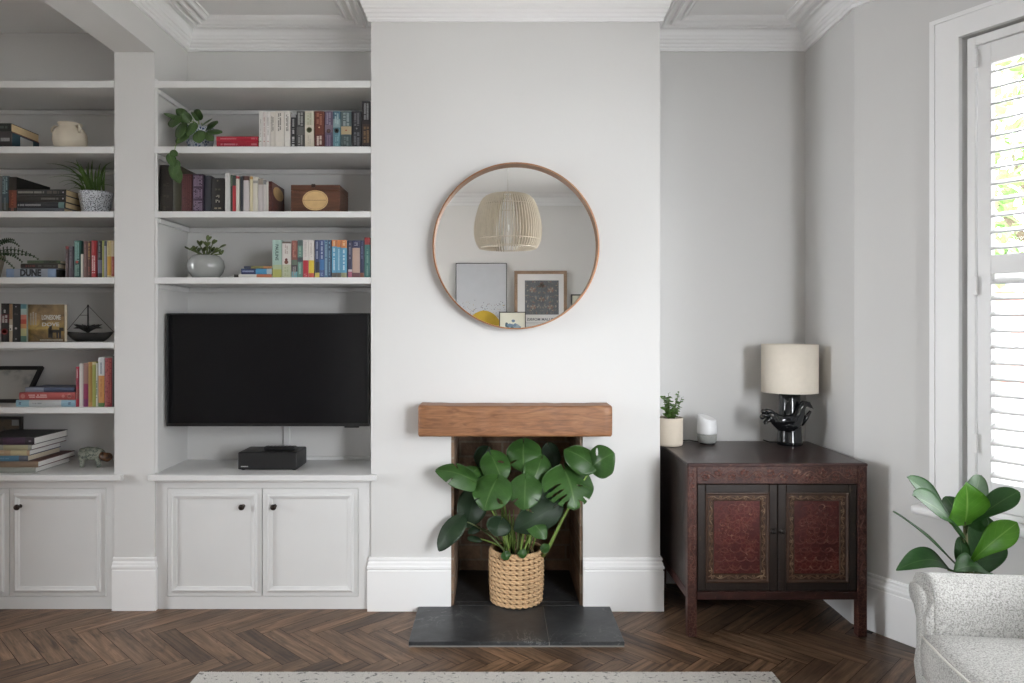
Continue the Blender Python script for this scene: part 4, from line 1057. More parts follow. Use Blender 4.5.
# herb on the cabinet
G_HERB = leafmat('herb_leaf', srgb(74, 110, 50), srgb(104, 140, 66), srgb(130, 160, 90), .5, .2, veinmix=.2)
t = bpy.data.objects['herb_pot']; L = Leaf(); m = MB(); rr = random.Random(8)
for k in range(30):
    a = rr.uniform(0, 2 * PI); sp_ = rr.uniform(.01, .056); h = rr.uniform(.04, .115) if k > 4 else rr.uniform(.10, .135)
    if k == 0: a, sp_, h = 0.2, .050, .085
    S0 = Vector((hx + .35 * sp_ * math.cos(a), HY + .35 * sp_ * math.sin(a), KZ + .112)); E = Vector((hx + sp_ * math.cos(a), HY + sp_ * math.sin(a), KZ + .114 + h))
    m.tube([S0, (S0 + E) / 2 + Vector((0, 0, .006)), E], .0011, 5)
    for q in range(9):
        f = .3 + .7 * q / 8; c = S0.lerp(E, f); a2 = rr.uniform(0, 6.28); ln = rr.uniform(.012, .021)
        e = c + Vector((ln * math.cos(a2), ln * math.sin(a2), rr.uniform(-.002, .008))); e.x = max(e.x, .757)
        L.leaf(c, e, (rr.uniform(-.4, .4), -.4, 1), ln * .7, sh_ovate, 0, 5, 3)
m.build('stems', STEM2, t); L.build('foliage', G_HERB, t)

# pothos trailing from the alcove shelf
G_POT = leafmat('pothos_leaf', srgb(62, 88, 50), srgb(84, 112, 64), srgb(140, 160, 110), .38, .15, veinmix=.25)
ZB_ = SH['B'][0]; PYY = 3.36; pxx = wx(200, PYY)
t = thing('pothos_plant', 'trailing pothos in a blue and white pot beside the red books', 'potted plant', (pxx, PYY, ZB_))
def patterned(name, c0, c1, scale, th=.5):
    q = NT(name); v = q.coords(); vo = q.new('ShaderNodeTexVoronoi', feature='DISTANCE_TO_EDGE'); vo.inputs['Scale'].default_value = scale; q.link(v, vo.inputs['Vector'])
    n = q.noise(v, scale * .6, 2)
    q.base(q.mix(q.ramp(n, [(.45, (0, 0, 0)), (.55, (1, 1, 1))]), c0, q.ramp(vo.outputs['Distance'], [(th * .2, c0), (th * .26, c1)]))); q.set(Roughness=.25); return q.m
m = MB(); m.lathe([(.042, .0005), (.05, .004), (.060, .05), (.064, .10), (.062, .112), (.058, .11), (.055, .09)], (pxx, PYY, ZB_), 32, cap1=False); m.build('pot', patterned('blue_white_glaze', srgb(186, 192, 200), srgb(70, 88, 120), 70), t)
m = MB(); m.lathe([(.057, .094), (.0001, .098)], (pxx, PYY, ZB_), 20, cap0=False, cap1=False); m.build('soil', SOIL, t)
PL = [((186, 121, 3.33), (164, 113.5, 3.29), .062, (-.3, -.7, .8)), ((176, 117, 3.3), (172, 127.5, 3.27), .07, (-.3, -1, .3)), ((189, 121, 3.32), (182, 112, 3.3), .05, (0, -.9, .5)),
      ((198, 118, 3.33), (191, 112.5, 3.3), .06, (0, -.8, .7)), ((197, 118, 3.34), (199, 109.5, 3.32), .055, (0, -1, .3)), ((203, 124, 3.32), (212, 119, 3.29), .05, (.2, -.8, .8)),
      ((207, 126, 3.33), (217.5, 123.5, 3.30), .07, (.2, -.9, .6)), ((209, 131, 3.32), (222, 133, 3.29), .055, (.3, -.8, .7)), ((181, 125, 3.31), (180, 138, 3.27), .072, (-.4, -1, .2)),
      ((186, 134, 3.30), (176.5, 143.5, 3.26), .052, (-.2, -1, .3)), ((199, 132, 3.29), (199.5, 143, 3.26), .06, (0, -1, .3)), ((194, 124, 3.30), (188, 136, 3.27), .05, (-.1, -1, .4)),
      ((206, 134, 3.30), (213, 141, 3.27), .04, (.2, -1, .4)), ((186, 116, 3.36), (176, 109.5, 3.34), .05, (0, -1, .4)),
      ((169.5, 155, 3.232), (174.5, 166.5, 3.225), .042, (.1, -1, .2)), ((176, 162, 3.232), (172, 178, 3.222), .05, (-.1, -1, .2)), ((173, 166, 3.232), (180, 183, 3.222), .052, (.2, -1, .2)), ((172, 151, 3.234), (177, 156, 3.225), .03, (0, -1, .5))]
for a, b, wd, nr in PL:
    L = Leaf(); L.leaf(mp(*a), mp(*b), nr, wd, sh_heart, 0, 14, 7, sag=.05, cup=-.18, wave=.015, heart=.2); L.build('leaf', G_POT, t)
m = MB(); top = Vector((pxx, PYY, ZB_ + .1))
for a, *_ in PL[:14]:
    A = mp(*a); m.tube([top + Vector(((A.x - pxx) * .3, -.01, 0)), (top + A) / 2 + Vector((0, 0, .02)), A], .0014, 5)
m.tube([mp(182, 131, 3.30), mp(177.5, 142, 3.265), mp(175.5, 146, 3.238), mp(174.5, 152, 3.236), mp(173, 160, 3.236), mp(175.5, 166, 3.234)], .0016, 5)
m.build('stems', STEM, t)

# succulent in a grey globe pot
ZD_ = SH['D'][0]; SYY = 3.36; sxx = wx(206, SYY)
t = thing('succulent_pot', 'small jade succulent in a round grey glazed pot', 'potted plant', (sxx, SYY, ZD_))
m = MB(); m.lathe([(.045, .0005), (.058, .006), (.076, .03), (.0835, .056), (.078, .085), (.062, .105), (.052, .109), (.047, .106), (.048, .095)], (sxx, SYY, ZD_), 40, cap1=False); m.build('pot', plain('grey_glaze', srgb(150, 152, 150), .16, .04, 20, coat=.5), t)
m = MB(); m.lathe([(.049, .098), (.0001, .10)], (sxx, SYY, ZD_), 20, cap0=False, cap1=False); m.build('soil', SOIL, t)
JADE = plain('jade_leaf', srgb(84, 96, 56), .3, .25, 30)
m = MB(); m2 = MB(); rr = random.Random(3)
for (ex, ey) in ((190, 249.5), (194, 250.5), (200, 245), (208, 240), (213, 243.5), (221, 247), (221, 254), (212, 251), (198, 252), (204, 251), (216, 252), (207, 246)):
    E = mp(ex, ey, SYY + rr.uniform(-.05, .03)); S0 = Vector((sxx + (E.x - sxx) * .2, SYY, ZD_ + .098)); d = (E - S0)
    m2.tube([S0, (S0 + E) / 2 + Vector((0, 0, .006)), E], [.004, .0035, .003], 6)
    for q in range(3):
        a = rr.uniform(0, 6.28); dd = Vector((math.cos(a) + d.x * 8, .6 * math.sin(a), .5 + rr.random() * .4)).normalized()
        M = dd.to_track_quat('Z', 'Y').to_matrix().to_4x4(); m.blob(E + dd * .011, (.009, .0042, .016), seg=10, M=M)
m2.build('stems', STEM2, t); m.build('fleshy_leaves', JADE, t)

# spider plant, dining room shelf C
ZC_ = SH['C'][0]; QY = 3.36; qx = wx(95.8, QY)
t = thing('spider_plant', 'green spider plant in a speckled white tapering pot at far left', 'potted plant', (qx, QY, ZC_))
spk = NT('speckled_pot_glaze'); v = spk.coords(); vo = spk.new('ShaderNodeTexVoronoi', feature='F1'); vo.inputs['Scale'].default_value = 190; spk.link(v, vo.inputs['Vector'])
spk.base(spk.ramp(vo.outputs['Distance'], [(.36, srgb(52, 56, 64)), (.44, srgb(196, 200, 206))])); spk.set(Roughness=.35)
m = MB(); m.lathe([(.054, .0005), (.057, .004), (.073, .098), (.0745, .103), (.070, .102), (.068, .09)], (qx, QY, ZC_), 36, cap1=False); m.build('pot', spk.m, t)
m = MB(); m.lathe([(.0685, .092), (.0001, .095)], (qx, QY, ZC_), 20, cap0=False, cap1=False); m.build('soil', SOIL, t)
G_SP = leafmat('spider_leaf', srgb(62, 92, 40), srgb(88, 120, 56), srgb(190, 198, 150), .45, .2, veinmix=.55)
ST_ = [(66, 158), (60, 166), (62, 172), (64, 183), (69, 163), (72, 170), (92, 160), (100, 163), (110, 159), (113, 168), (86, 166), (80, 163), (105, 170), (70, 177), (96, 168), (108, 178), (84, 174), (112, 184),
       (50, 160), (52, 174), (88, 162), (76, 160), (66, 190), (82, 170), (90, 172), (101, 172), (74, 184), (106, 164), (78, 178), (97, 176), (59, 180)]
rr = random.Random(6)
for k, (ex, ey) in enumerate(ST_):
    E = mp(ex, ey, QY + rr.uniform(-.10, .05)); E.x = min(E.x, XP - .012); S0 = Vector((qx + (E.x - qx) * .2 + rr.uniform(-.02, .02), QY + rr.uniform(-.025, .025), ZC_ + .092))
    L = Leaf(); d = E - S0; nz = Vector((-d.x * .4, -.35, 1)) if abs(d.x) > .04 else Vector((d.x, -1, .3))
    L.leaf(S0, E, nz, .011, sh_blade, 0, 14, 5, sag=.22 if abs(d.x) > .05 else .06, cup=.25, tipcurl=.12 if abs(d.x) > .05 else .02); L.build('leaf', G_SP, t)

# fern hanging into view at the left edge, shelf D of the dining room
ry = 3.34; rx = wx(-14, ry)
t = thing('trailing_fern', 'dark green arching fern at the left edge of the picture over lying books', 'potted plant', (rx, ry, SH['D'][0]))
m = MB(); m.lathe([(.05, .0005), (.055, .004), (.075, .10), (.077, .105), (.072, .104), (.07, .09)], (rx, ry, SH['D'][0]), 32, cap1=False); m.build('pot', plain('beige_pot', srgb(150, 140, 124), .7, .1), t)
m = MB(); m.lathe([(.0705, .092), (.0001, .094)], (rx, ry, SH['D'][0]), 20, cap0=False, cap1=False); m.build('soil', SOIL, t)
G_FERN = leafmat('fern_frond', srgb(34, 54, 28), srgb(50, 74, 38), srgb(80, 100, 60), .5, .12, veinmix=.1)
for k, (cx_, cy_, ex, ey) in enumerate(((6, 232, 19, 246), (10, 240, 38, 259), (8, 246, 22, 262), (2, 236, 14, 240), (-2, 250, 14, 268), (5, 250, 34, 256), (-20, 235, -35, 250), (-30, 245, -45, 262))):
    S0 = Vector((rx, ry, SH['D'][0] + .095)); Cc = mp(cx_, cy_, 3.25); E = mp(ex, ey, 3.235)
    pts = [S0 * (1 - q) ** 2 + Cc * 2 * q * (1 - q) + E * q * q for q in [z / 14 for z in range(15)]]
    L = Leaf(); L.tube(pts, [.0016] * 15, 5)
    for i in range(3, 15):
        d = (pts[i] - pts[i - 1]).normalized(); 
        for sg in (-1, 1):
            sd = Vector((d.z, -.4 * sg, -d.x)) * sg; e = pts[i] + (sd * .8 + d * .5).normalized() * (.024 * (1.15 - i / 15)); L.leaf(pts[i], e, (0, -1, .5), .009, sh_ovate, 0, 5, 3)
    L.build('frond', G_FERN, t)
# ------------------------------------------------------------------ books
CREAMPG = plain('cream_page_edges', srgb(214, 202, 180), .85, .05, 90)
WHITEPG = plain('white_page_edges', srgb(228, 226, 222), .85, .03, 90)
TANPG = plain('tan_page_edges', srgb(176, 158, 126), .85, .06, 90)
def book(label, M, T, H, D, col, group, bands=(), marks=None, emblem=None, pages=CREAMPG, hard=False, cat='book', words=None, side=None):
    """local frame: spine faces -y, x across the thickness, z up the spine; M places it (lying books are turned on their side)"""
    t = thing('book', label, cat, M=M, group=group)
    ct = min(.0022, T * .16); mats = [c255(col, .5)]; cuts = [(0.0, 1.0, 0)]
    for z0, z1, c in bands:
        mats.append(c255(c, .5)); cuts = [q for (a, b, mi) in cuts for q in ((a, min(b, z0), mi), (max(a, z1), b, mi)) if q[1] - q[0] > 1e-4] + [(z0, z1, len(mats) - 1)]
    sm = 0
    if side: mats.append(c255(side, .5)); sm = len(mats) - 1
    m = MB(); bul = min(.003, T * .12)
    for a, b, mi in cuts:
        n = 5; o = len(m.v)
        for zz in (a * H, b * H):
            for k in range(n + 1):
                x = -T / 2 + T * k / n; m.v.append(M @ Vector((x, bul * (2 * k / n - 1) ** 2 , zz)))
            m.v.append(M @ Vector((T / 2, ct + bul, zz))); m.v.append(M @ Vector((-T / 2, ct + bul, zz)))
        q = n + 3
        for k in range(q): m.face([o + k, o + (k + 1) % q, o + q + (k + 1) % q, o + q + k], mi)
        m.face([o + k for k in range(q)], mi); m.face([o + q + k for k in range(q)], mi)
    m.box((-T / 2, ct + bul, 0), (-T / 2 + ct, D, H), sm, M=M); m.box((T / 2 - ct, ct + bul, 0), (T / 2, D, H), sm, M=M)
    m.build('cover', mats, t)
    e = .003 if hard else .0004
    m = MB(); m.box((-T / 2 + ct + .0002, ct + bul + .0002, e), (T / 2 - ct - .0002, D - e, H - e), M=M); m.build('pages', pages, t)
    m = MB(); lm = []
    if marks:
        # printed lines, too small to read in the photograph, as rows of little strokes
        rr = random.Random(hash(label) % 1000 if False else sum(map(ord, label)))
        for (z0, z1, wf, c, rows) in marks:
            lm.append(c255(c, .5)); mi = len(lm) - 1
            for r in range(rows):
                xc = (r - (rows - 1) / 2) * T * wf / rows; hw = T * wf / rows * .36; z = z0 * H
                while z < z1 * H - .001:
                    s = rr.uniform(.0022, .0048)
                    if rr.random() > .15: m.box((xc - hw, -.0004 + bul * (2 * xc / T) ** 2, z), (xc + hw, .0006 + bul * (2 * xc / T) ** 2, min(z + s, z1 * H)), mi, M=M)
                    z += s + .0011
    if words:
        for (txt, zc, size, c, xo) in words:
            lm.append(c255(c, .5)); text_bm(txt, size, M @ Matrix.Translation((xo, -.0003, zc * H)) @ FRONT @ Matrix.Rotation(-PI / 2, 4, 'Z'), len(lm) - 1, m)
    if emblem:
        for (zc, r, c) in emblem:
            lm.append(c255(c, .5)); o = len(m.v); n = 18
            for k in range(n): m.v.append(M @ Vector((r * math.cos(2 * PI * k / n), -.0005, zc * H + r * math.sin(2 * PI * k / n))))
            m.face(list(range(o, o + n)), len(lm) - 1)
    if m.v: m.build('spine_print', lm, t, fix=False)
    return t
def up(px0, px1, py_top, shelf_key, Y):
    z0 = SH[shelf_key][0] + .0004; x0, x1 = wx(px0, Y) + .0004, wx(px1, Y) - .0004
    return Matrix.Translation(((x0 + x1) / 2, Y, z0)), x1 - x0, wz(py_top, Y) - z0
def flat(px0, px1, py0, py1, Y, zbase=None, yaw=0):
    """lying book: spine to the front, from px0 to px1; py0 top and py1 bottom edge"""
    x0, x1 = wx(px0, Y), wx(px1, Y); z1 = wz(py0, Y); z0 = zbase if zbase is not None else wz(py1, Y)
    M = Matrix.Translation((x0, Y, (z0 + z1) / 2)) @ Matrix.Rotation(yaw, 4, 'Z') @ Matrix.Rotation(PI / 2, 4, 'Y')
    return M, z1 - z0 - .0004, x1 - x0, z1
WT_ = (226, 222, 214); GY = (110, 108, 104)
G1 = 'novels on the shelf under the empty top shelf'
Yb = 3.268
def row(items, key, group, D=.13, Y=Yb):
    for it in items:
        (px0, px1, pt), label, col = it[0], it[1], it[2]; kw = it[3] if len(it) > 3 else {}
        kw = dict(kw); dd = kw.pop('D', D); yy = kw.pop('Y', Y)
        M, T, H = up(px0, px1, pt, key, yy); book(label, M, T, H, dd, col, group, **kw)
row([
 ((259, 262.4, 111), 'thin white paperback first from the left, right beside the lying red books', (230, 227, 222), dict(marks=[(.3, .8, .4, (180, 176, 170), 1)], emblem=[(.17, .003, (190, 150, 140))])),
 ((262.5, 266, 112), 'slim white paperback with faint pink edge, second of the white novels from left', (226, 216, 212), dict(marks=[(.3, .85, .4, (190, 160, 156), 1)], emblem=[(.17, .003, (200, 150, 140))])),
 ((266.1, 270, 112), 'slim white paperback, third of the white novels from left', (228, 224, 220), dict(marks=[(.35, .85, .4, (176, 172, 168), 1)], emblem=[(.17, .003, (200, 150, 140))])),
 ((270.1, 274.9, 112), 'cream paperback with short grey title, fourth of the white novels from left', (222, 214, 204), dict(marks=[(.45, .9, .5, GY, 2)])),
 ((275, 284, 111), 'thickest of the white paperbacks, with grey title on its upper spine', (226, 220, 210), dict(marks=[(.45, .94, .4, GY, 2)])),
 ((284.3, 290.2, 111), 'white paperback touching the slim black book, last of the white novels', (228, 223, 215), dict(marks=[(.45, .9, .45, GY, 2)])),
 ((290.6, 295.9, 114), 'slim black paperback with white title between white and charcoal books', (34, 34, 36), dict(bands=[(.9, 1, (150, 150, 150))], marks=[(.04, .32, .6, (205, 205, 205), 1), (.38, .56, .5, (190, 190, 190), 1), (.62, .86, .5, (160, 160, 160), 1)])),
 ((296.3, 304.3, 111), 'charcoal grey paperback with pale title, left of the cream one with green ball', (66, 66, 66), dict(bands=[(.35, .56, (96, 96, 94))], marks=[(.02, .34, .62, (150, 150, 148), 2), (.6, .96, .7, (160, 160, 158), 2)])),
 ((304.7, 313.8, 111), 'cream novel with a green ball emblem on its spine', (214, 206, 186), dict(bands=[(.62, .95, (200, 200, 176))], marks=[(.04, .34, .4, (190, 182, 166), 2), (.62, .95, .5, (172, 172, 148), 2)], emblem=[(.48, .0125, (108, 112, 78)), (.49, .0075, (128, 132, 92))])),
 ((314.2, 324.2, 111), 'rust brown novel with white title on its lower spine', (112, 52, 36), dict(bands=[(.0, .36, (96, 36, 32))], marks=[(.06, .32, .55, (214, 196, 184), 2), (.62, .95, .6, (166, 108, 84), 2)], emblem=[(.55, .0035, (214, 180, 140))])),
 ((324.6, 332.6, 111), 'purple novel with a small round dark emblem', (98, 82, 108), dict(bands=[(.42, .62, (128, 108, 124)), (0, .3, (84, 66, 92))], marks=[(.04, .34, .55, (132, 112, 140), 2), (.62, .96, .6, (156, 144, 166), 2)], emblem=[(.45, .0095, (76, 48, 44)), (.46, .0045, (150, 120, 100))])),
 ((332.9, 340.3, 111), 'teal blue novel with a white and black round emblem', (82, 128, 140), dict(bands=[(.55, .78, (140, 168, 172)), (.8, 1, (64, 108, 128))], marks=[(.04, .34, .5, (120, 160, 168), 2), (.64, .95, .6, (166, 192, 196), 2)], emblem=[(.46, .0105, (52, 50, 48)), (.47, .007, (220, 216, 206)), (.45, .003, (60, 50, 46))])),
 ((340.8, 351.4, 111), 'dusky teal novel with a glowing warm band in the middle of its spine', (76, 96, 100), dict(bands=[(.36, .58, (182, 160, 122)), (0, .34, (62, 78, 80))], marks=[(.05, .3, .5, (112, 128, 128), 2), (.6, .95, .65, (150, 166, 168), 2)], emblem=[(.47, .0035, (158, 60, 40))])),
 ((351.8, 361.5, 111), 'black novel with grey title, left of the tallest dark book', (40, 40, 44), dict(marks=[(.05, .42, .65, (106, 106, 112), 2), (.6, .95, .6, (112, 112, 116), 2)], emblem=[(.52, .004, (120, 120, 120))])),
 ((361.9, 370.6, 101), 'tall dark book at the right end, taller than every novel beside it', (38, 34, 36), dict(marks=[(.1, .45, .7, (128, 98, 66), 2), (.6, .95, .6, (146, 146, 150), 2)], bands=[(.05, .5, (58, 44, 40))], Y=3.262)),
], 'B', G1)
M, T, H, z = flat(216.5, 258, 141.2, 146.5, Yb, SH['B'][0] + .0003); book('lower of the two lying red books on the pothos shelf', M, T, H, .12, (178, 18, 44), 'lying red books', marks=[(.1, .5, .4, (216, 120, 130), 1), (.84, .97, .4, (216, 120, 130), 1)])
M, T, H, z = flat(216.2, 258, 136.2, 141, Yb, z + .0004); book('upper of the two lying red books on the pothos shelf', M, T, H, .12, (186, 22, 48), 'lying red books', marks=[(.1, .48, .4, (216, 120, 130), 1), (.84, .97, .4, (216, 120, 130), 1)])
G2 = 'old and white books below the pothos'
FLOW = (92, 66, 92)
row([
 ((159.6, 172.6, 165), 'thick dark brown antique book first from the left, under the trailing pothos', (46, 40, 36), dict(hard=True, D=.22, marks=[(.05, .12, .5, (74, 64, 54), 2), (.3, .36, .5, (74, 64, 54), 2), (.55, .62, .5, (74, 64, 54), 2)])),
 ((172.8, 180.8, 166), 'dark olive green antique book next to the thick brown one', (60, 58, 36), dict(hard=True, D=.24)),
 ((181.1, 192.2, 174), 'dark red patterned old book between olive and purple ones', (84, 34, 36), dict(hard=True, D=.2, marks=[(.04, .96, .8, (106, 54, 54), 5)])),
 ((192.5, 203, 174), 'purple floral patterned old book with pale blossoms', (66, 44, 68), dict(hard=True, D=.2, marks=[(.04, .3, .85, (146, 124, 148), 6), (.36, .62, .85, (138, 116, 142), 6), (.68, .96, .85, (146, 124, 148), 6)])),
 ((203.2, 211, 175.6), 'plain dark navy book between the purple floral and black gold ones', (46, 52, 64), dict(hard=True, D=.2, Y=3.275)),
 ((211.3, 224, 178), 'black old book with small gold emblem and lettering', (32, 30, 28), dict(hard=True, D=.18, marks=[(.09, .13, .6, (168, 156, 130), 2), (.28, .36, .35, (190, 184, 168), 3), (.42, .5, .3, (170, 164, 148), 3), (.64, .69, .5, (84, 78, 64), 2)], emblem=[(.92, .0035, (110, 100, 80))])),
 ((224.9, 230.2, 172.8), 'tall white hardback beside the black gold book, tallest of the white group', (212, 212, 210), dict()),
 ((230.5, 232.3, 175), 'very thin dark green book squeezed against the tall white one', (44, 60, 46), dict(bands=[(.7, 1, (94, 112, 84))])),
 ((232.4, 235.7, 175.4), 'slim bright red book with dark green top in the white group', (190, 40, 50), dict(bands=[(.72, 1, (48, 66, 54))])),
 ((235.9, 239.4, 176.2), 'white book with red top edge beside the slim bright red one', (214, 208, 196), dict(bands=[(.93, 1, (150, 34, 40))])),
 ((240.6, 242.8, 176), 'thin dark navy book with white books on both sides', (54, 58, 66), dict()),
 ((243, 249.1, 176), 'pale lilac white book with brown top band', (204, 196, 198), dict(bands=[(.88, 1, (92, 52, 42))])),
 ((249.7, 252.7, 176.4), 'slim yellowish cream book right of the one with brown top', (216, 204, 164), dict(bands=[(.92, 1, (196, 150, 80))])),
 ((252.9, 257.6, 177), 'cream white book fourth from the oval labelled bookend box', (218, 212, 196), dict(bands=[(.82, .9, (160, 156, 150))])),
 ((258, 262.8, 178.5), 'pale grey book with taupe top band, third from the oval labelled box', (196, 188, 186), dict(bands=[(.82, 1, (150, 138, 124))])),
 ((263.2, 266.2, 180), 'thin white book with grey top, second from the oval labelled box', (206, 200, 196), dict(bands=[(.86, 1, (128, 128, 130))])),
 ((266.4, 268.2, 182), 'thinnest white booklet touching the dark red oval labelled box', (214, 210, 200), dict()),
], 'C', G2, D=.14)
G3 = 'travel guides and novels right above the television'
NV = (52, 66, 108); SKY = (84, 158, 196); ORG = (208, 122, 62)
row([
 ((272.2, 281.4, 240), 'mint green novel with black title, first of the standing row above the television', (164, 196, 184), dict(bands=[(0, .22, (178, 178, 88)), (.22, .34, (176, 192, 148))], words=[('PAULINE', .67, .0185, (40, 60, 66), 0)])),
 ((281.9, 290.8, 241.6), 'white novel with brown tree emblem and pale green foot', (216, 210, 204), dict(bands=[(0, .36, (186, 190, 158)), (.95, 1, (108, 92, 84))], marks=[(.05, .3, .5, (160, 170, 130), 2), (.66, .92, .4, (176, 160, 152), 2)], emblem=[(.5, .006, (112, 46, 40)), (.43, .009, (128, 70, 56))])),
 ((291.3, 297.2, 240.5), 'brick red and dark patterned novel with teal foot', (140, 76, 64), dict(bands=[(0, .16, (110, 170, 176)), (.16, .34, (66, 60, 64)), (.34, .48, (92, 110, 92))], marks=[(.55, .95, .5, (186, 120, 106), 2), (.03, .3, .6, (150, 140, 140), 2)])),
 ((297.4, 302.5, 240), 'green teal novel between the brick red one and the red footed white one', (96, 138, 124), dict(bands=[(.42, .54, (60, 66, 74)), (.85, 1, (72, 92, 88))], marks=[(.1, .38, .5, (140, 180, 166), 1), (.58, .82, .5, (146, 176, 160), 1)])),
 ((302.8, 308.3, 240), 'white spined guide with red lower half', (220, 214, 208), dict(bands=[(0, .46, (186, 34, 50))], marks=[(.03, .1, .5, (220, 150, 150), 2), (.55, .95, .4, (190, 180, 176), 2)])),
 ((308.4, 314, 240), 'white spined guide with yellow lower half', (222, 214, 206), dict(bands=[(.12, .46, (216, 184, 40)), (0, .12, (196, 70, 50))], marks=[(.55, .95, .4, (190, 180, 170), 2)])),
 ((314.8, 319.4, 240), 'navy guide with yellow foot right of the yellow and white one', NV, dict(bands=[(0, .13, (206, 186, 84)), (.13, .42, (36, 42, 60))], marks=[(.5, .96, .5, (160, 170, 196), 1)])),
 ((319.5, 324.2, 240), 'royal blue guide with bright blue patch, second of the blue guides', (58, 82, 138), dict(bands=[(.2, .48, (56, 116, 178))], marks=[(.5, .96, .5, (170, 184, 208), 1), (.04, .18, .6, (140, 160, 190), 2)])),
 ((324.3, 327.7, 240), 'steel blue guide, third of the blue guides', (74, 118, 150), dict(marks=[(.06, .95, .5, (150, 186, 206), 1)])),
 ((327.8, 330.9, 240), 'narrow dark blue guide left of the orange topped ones', (52, 78, 110), dict(marks=[(.06, .95, .5, (120, 160, 190), 1)])),
 ((331.5, 336.7, 240), 'sky blue guide with orange top, first of the three alike', SKY, dict(bands=[(.83, 1, ORG), (0, .13, (96, 92, 84))], marks=[(.2, .78, .4, (190, 220, 232), 1), (.85, .98, .5, (232, 190, 150), 1)])),
 ((336.8, 340.8, 240), 'sky blue guide with orange top, middle of the three alike', SKY, dict(bands=[(.81, 1, ORG), (0, .13, (96, 92, 84))], marks=[(.2, .76, .4, (180, 214, 230), 1)])),
 ((340.9, 346.7, 240), 'sky blue guide with orange top, last of the three alike', SKY, dict(bands=[(.79, 1, ORG), (0, .13, (150, 150, 110))], marks=[(.2, .74, .4, (196, 224, 234), 1), (.83, .97, .5, (236, 200, 150), 1)])),
 ((347.7, 352, 240.4), 'navy guide with pink foot beside the pink panelled one', (52, 52, 84), dict(bands=[(0, .16, (170, 92, 116)), (.16, .22, (200, 190, 190))], marks=[(.5, .96, .4, (150, 150, 170), 1)])),
 ((352.2, 359.8, 240.4), 'navy book with a long salmon pink panel on its spine', (50, 54, 92), dict(bands=[(.13, .80, (190, 158, 142)), (0, .12, (120, 76, 80))], marks=[(.86, .95, .5, (170, 170, 190), 2)])),
 ((359.9, 363.9, 240.4), 'plain navy book between the pink panel and the tall teal one', (48, 54, 90), dict(bands=[(0, .13, (140, 84, 64))], marks=[(.5, .95, .4, (110, 116, 150), 1)])),
 ((364.3, 370.4, 237.4), 'tallest teal book with red top at the right end of the row', (64, 116, 112), dict(bands=[(.82, 1, (158, 48, 50))], marks=[(.05, .7, .35, (120, 160, 150), 1)], Y=3.262)),
], 'D', G3)
M, T, H, z = flat(234, 271.5, 274.2, 277.4, Yb, SH['D'][0] + .0003); book('white and orange thin book at the bottom of the little stack above the television', M, T, H, .12, (214, 212, 206), 'little stack above the television', bands=[(.6, 1, (196, 112, 76)), (.0, .12, (48, 44, 44))])
M, T, H, z = flat(241, 271.5, 268.6, 274, Yb, z + .0004); book('navy and bright blue book in the middle of the little stack', M, T, H, .12, (50, 62, 104), 'little stack above the television', bands=[(.48, .84, (66, 146, 196)), (.84, 1, (170, 190, 200))], marks=[(.05, .42, .4, (150, 160, 190), 1)])
M, T, H, z = flat(244, 271.6, 266, 268.4, Yb, z + .0004); book('thin olive and blue booklet on top of the little stack', M, T, H, .12, (128, 122, 70), 'little stack above the television', bands=[(0, .25, (52, 60, 84)), (.7, 1, (176, 120, 70))])

# dining room side
G4 = 'books on the dining room shelves'
z = SH['B'][0] + .0003
M, T, H, z = flat(-26, 11.5, 131.5, 146.4, Yb, z); book('thick boxed book with orange red spine and blue end, under the dark novel', M, T, H, .20, (56, 50, 52), G4, bands=[(.0, .5, (110, 52, 38))], marks=[(.55, .95, .3, (150, 150, 150), 1)], pages=c255((44, 78, 92), .6), side=(150, 70, 50))
m = MB(); xe = wx(11.5, Yb) + .0012; tq = bpy.data.objects['book.%03d' % (len([o for o in bpy.data.objects if o.name.split('.')[0] == 'book']) - 1)]
m.box((xe - .001, Yb + .06, z - T + .008), (xe + .0006, Yb + .15, z - .009)); m.build('price_label', c255((196, 196, 194), .6), tq)
M, T, H, z = flat(-24, 10.8, 123, 131.2, Yb, z + .0006); book('dark green black novel with cream page edges lying on the stack beside the jug', M, T, H, .20, (40, 44, 40), G4, marks=[(.6, .9, .4, (84, 96, 88), 1)], pages=plain('aged_page_edges', srgb(208, 184, 146), .85, .06, 90))
row([
 ((-4, 1.4, 176), 'grey spined paperback cut by the left edge of the photo, beside the teal white one', (96, 96, 96), {}),
 ((1.6, 8, 175.8), 'teal and white streaked novel at far left, left of the orange footed hardback', (58, 78, 86), dict(marks=[(.5, .98, .8, (132, 160, 166), 3), (.06, .4, .4, (110, 120, 124), 1)], bands=[(0, .25, (74, 76, 66))])),
 ((8.3, 16.2, 176.8), 'dark hardback with orange foot standing left of the lying black novels', (48, 44, 38), dict(bands=[(.12, .62, (130, 62, 40))], marks=[(.04, .12, .5, (170, 110, 96), 1), (.2, .55, .25, (176, 92, 58), 2)], hard=True, D=.25, side=(38, 36, 32))),
], 'C', G4)
zc = SH['C'][0] + .0003
